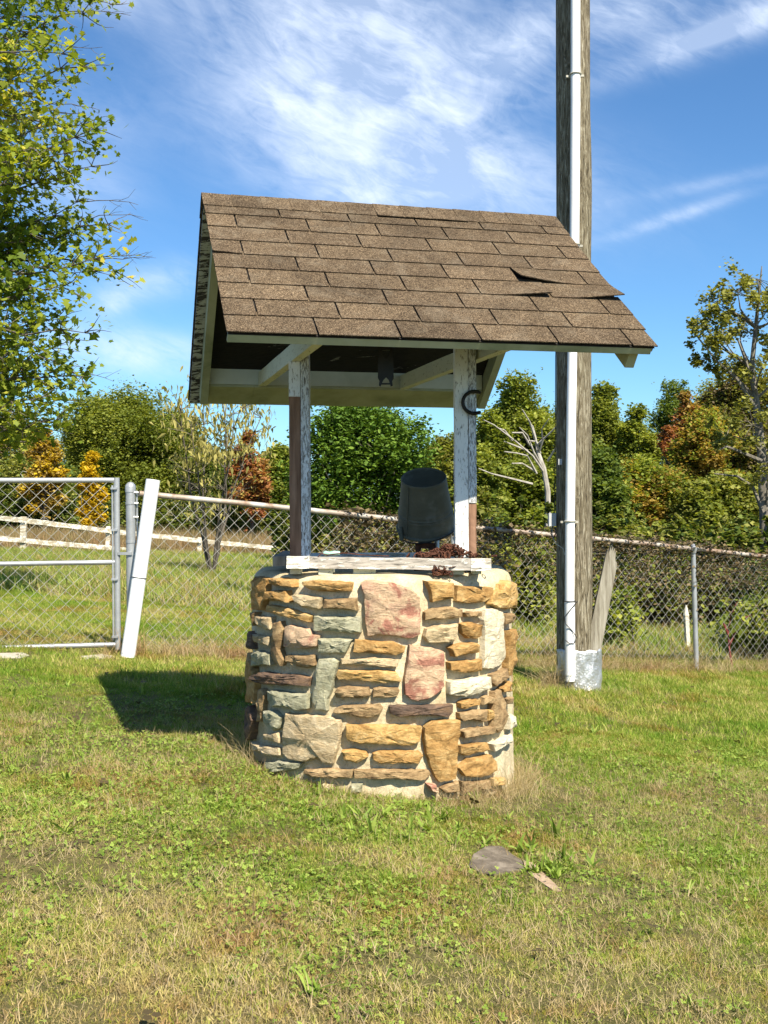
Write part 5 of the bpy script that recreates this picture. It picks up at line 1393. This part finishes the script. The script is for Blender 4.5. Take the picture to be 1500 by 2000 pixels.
near_well = np.hypot(x - WX, y - WY) < WR + .09; s[near_well] *= 1.5
pt = np.stack([x, y, ground(x, y)], 1); scatter('lawn_grass', pt, s, tm, rng, 'short mown green and straw grass around the well', 'grass')
x, y = field(rng, 6.2, 12.5, 620); k = keep_lawn(x, y); x, y = x[k], y[k]
s = (.85 + .3 * nfield(x, y, 1.1, 2) + .2 * rng.normal(size=len(x))).clip(.4, 1.8); pt = np.stack([x, y, ground(x, y)], 1)
scatter('lawn_grass', pt, s, tf, rng, 'mown grass beyond the well along the fence', 'grass')
x, y = field(rng, 12.2, 34, 60); s = (.9 + .3 * nfield(x, y, .5, 2) + .2 * rng.normal(size=len(x))).clip(.4, 1.8); pt = np.stack([x, y, ground(x, y)], 1)
scatter('field_grass', pt, s, tg, rng, 'green field grass beyond the fence and gate', 'grass')
# dead thatch: flat straw blades lying about
th_ = [tuft_mesh('thatch', M['straw'], rng, 9, .05, .0028, .05, 1.45, 2, .15) for _ in range(4)]
x, y = field(rng, 1.9, 5.5, 900); k = keep_lawn(x, y) & (rng.uniform(size=len(x)) < .30 + .45 * (nfield(x, y, 1.9, 3) > -.05)+ .3 * (y < 3)); x, y = x[k], y[k]
scatter('dry_thatch', np.stack([x, y, ground(x, y) + .008], 1), rng.uniform(.5, 1.0, len(x)), th_, rng, 'dead straw blades lying in the lawn', 'grass')
# clover and broad leaves
cm = [clover_mesh('clover', M['clover'], rng, 7, .0068, .055, .022) for _ in range(4)]
x, y = field(rng, 1.9, 6.2, 800); k = keep_lawn(x, y)
m1 = nfield(x, y, 2.4, 7) + .7 * np.exp(-((x + .95) / .8) ** 2 - ((y - 4.0) / .8) ** 2) + .45 * np.exp(-((x - .25) / .6) ** 2 - ((y - 3.75) / .35) ** 2)
k &= m1 + .40 * rng.normal(size=len(x)) > .30; x, y = x[k], y[k]
scatter('clover_patch', np.stack([x, y, ground(x, y)], 1), rng.uniform(.5, 1.1, len(x)), cm, rng, 'patches of bright green clover in the lawn', 'clover')
bw = [tuft_mesh('broad_weed', M['clover'], rng, 8, .055, .017, .008, 1.15, 3, .25) for _ in range(4)]
x, y = field(rng, 2.0, 6.5, 4); k = keep_lawn(x, y); x, y = x[k], y[k]
x = np.concatenate([x, rng.normal(.53, .05, 22), rng.normal(.1, .25, 30)]); y = np.concatenate([y, rng.normal(3.45, .04, 22), rng.normal(3.85, .12, 30)])
scatter('broad_weeds', np.stack([x, y, ground(x, y) + .01], 1), rng.uniform(.5, 1.3, len(x)), bw, rng, 'broad-leaved weeds dotted about the lawn', 'weeds', .1)
fl = [clover_mesh('fallen_leaf', G['brown'].copy() if False else G['brown'], rng, 1, .016, .01, .02)]
x, y = field(rng, 2.0, 9, 3.5); k = keep_lawn(x, y); x, y = x[k], y[k]
scatter('fallen_leaves', np.stack([x, y, ground(x, y) + .018], 1), rng.uniform(.6, 1.3, len(x)), fl, rng, 'small brown fallen leaves on the lawn', 'leaves', .3)
# tall dry stems round the well foot, the fence foot and the pole
wm = [tuft_mesh('dry_stems', M['straw'], rng, 9, .17, .0022, .03, .5, 4, .35) for _ in range(5)]
X = []; Y = []; S = []
th = rng.uniform(-2.2, 2.2, 320); th = np.where(rng.uniform(size=320) < .40, rng.normal(.95, .4, 320), th); r_ = WR + .03 + np.abs(rng.normal(0, .045, 320))
X.append(WX + r_ * np.sin(th)); Y.append(WY - r_ * np.cos(th)); S.append(rng.uniform(.4, 1.1, 320) * np.where((th > .5) | (th < -1), 1.05, .6))
t = rng.uniform(-.02, 1.7, 1500); off = rng.normal(0, .13, 1500); fp = np.stack([FA.x + fdir.x * t, FA.y + fdir.y * t], 1)
X.append(fp[:, 0] + off * .3); Y.append(fp[:, 1] + off); S.append(rng.uniform(.6, 2.0, 1500))
t = rng.uniform(0, 1, 160); X.append(gx0.x + (gx1.x - gx0.x) * t); Y.append(7.5 + rng.normal(0, .08, 160)); S.append(rng.uniform(.3, .8, 160))
X.append(rng.normal(px0 + .05, .28, 200)); Y.append(rng.normal(pd - .18, .12, 200)); S.append(rng.uniform(.3, .8, 200))
X.append(rng.normal(px0 - .17, .05, 60)); Y.append(rng.normal(pd - .05, .07, 60)); S.append(rng.uniform(1.0, 2.3, 60))
x, y, s = np.concatenate(X), np.concatenate(Y), np.concatenate(S)
scatter('dry_weeds', np.stack([x, y, ground(x, y)], 1), s, wm, rng, 'thin straw weeds at the foot of the well, pole and fence', 'weeds', .3)
# thin spread of dry grass in the strip beyond the fence
vm = [tuft_mesh('dry_tuft', M['straw'], rng, 16, .16, .005, .06, .5, 3, .5) for _ in range(4)]
x, y = field(rng, 8.5, 27, 34); k = (y > 8.3 + (x + 1.83) * .55) & ((nfield(x, y, .8, 4) > -.1) | (x > 0)) & ~((x < -.5) & (y < 12)); x, y = x[k], y[k]
scatter('dry_weeds', np.stack([x, y, ground(x, y)], 1), rng.uniform(.5, 1.4, len(x)), vm, rng, 'dry straw grass in the field behind the fence', 'weeds')
# red-brown standing weeds behind the rail fence
rm = [tuft_mesh('standing_weeds', M['reddry'], rng, 16, .62, .018, .35, .25, 3, .2) for _ in range(4)]
x = rng.uniform(-17, 4, 5200); y = rng.uniform(31.5, 41, 5200); k = y > 30.8 + (x + 11) * .6 + 1.2; x, y = x[k], y[k]
scatter('standing_weeds', np.stack([x, y, ground(x, y)], 1), rng.uniform(.7, 1.25, len(x)), rm, rng, 'tall red-brown dead weeds behind the rail fence', 'weeds', .08)
x = rng.uniform(-16, 2, 1500); y = 29.6 + (x + 11) * .55 + rng.normal(0, .5, 1500)
scatter('standing_weeds', np.stack([x, y, ground(x, y)], 1), rng.uniform(.3, .6, len(x)), vm + rm[:1], rng, 'low dry weeds at the foot of the rail fence', 'weeds', .08)
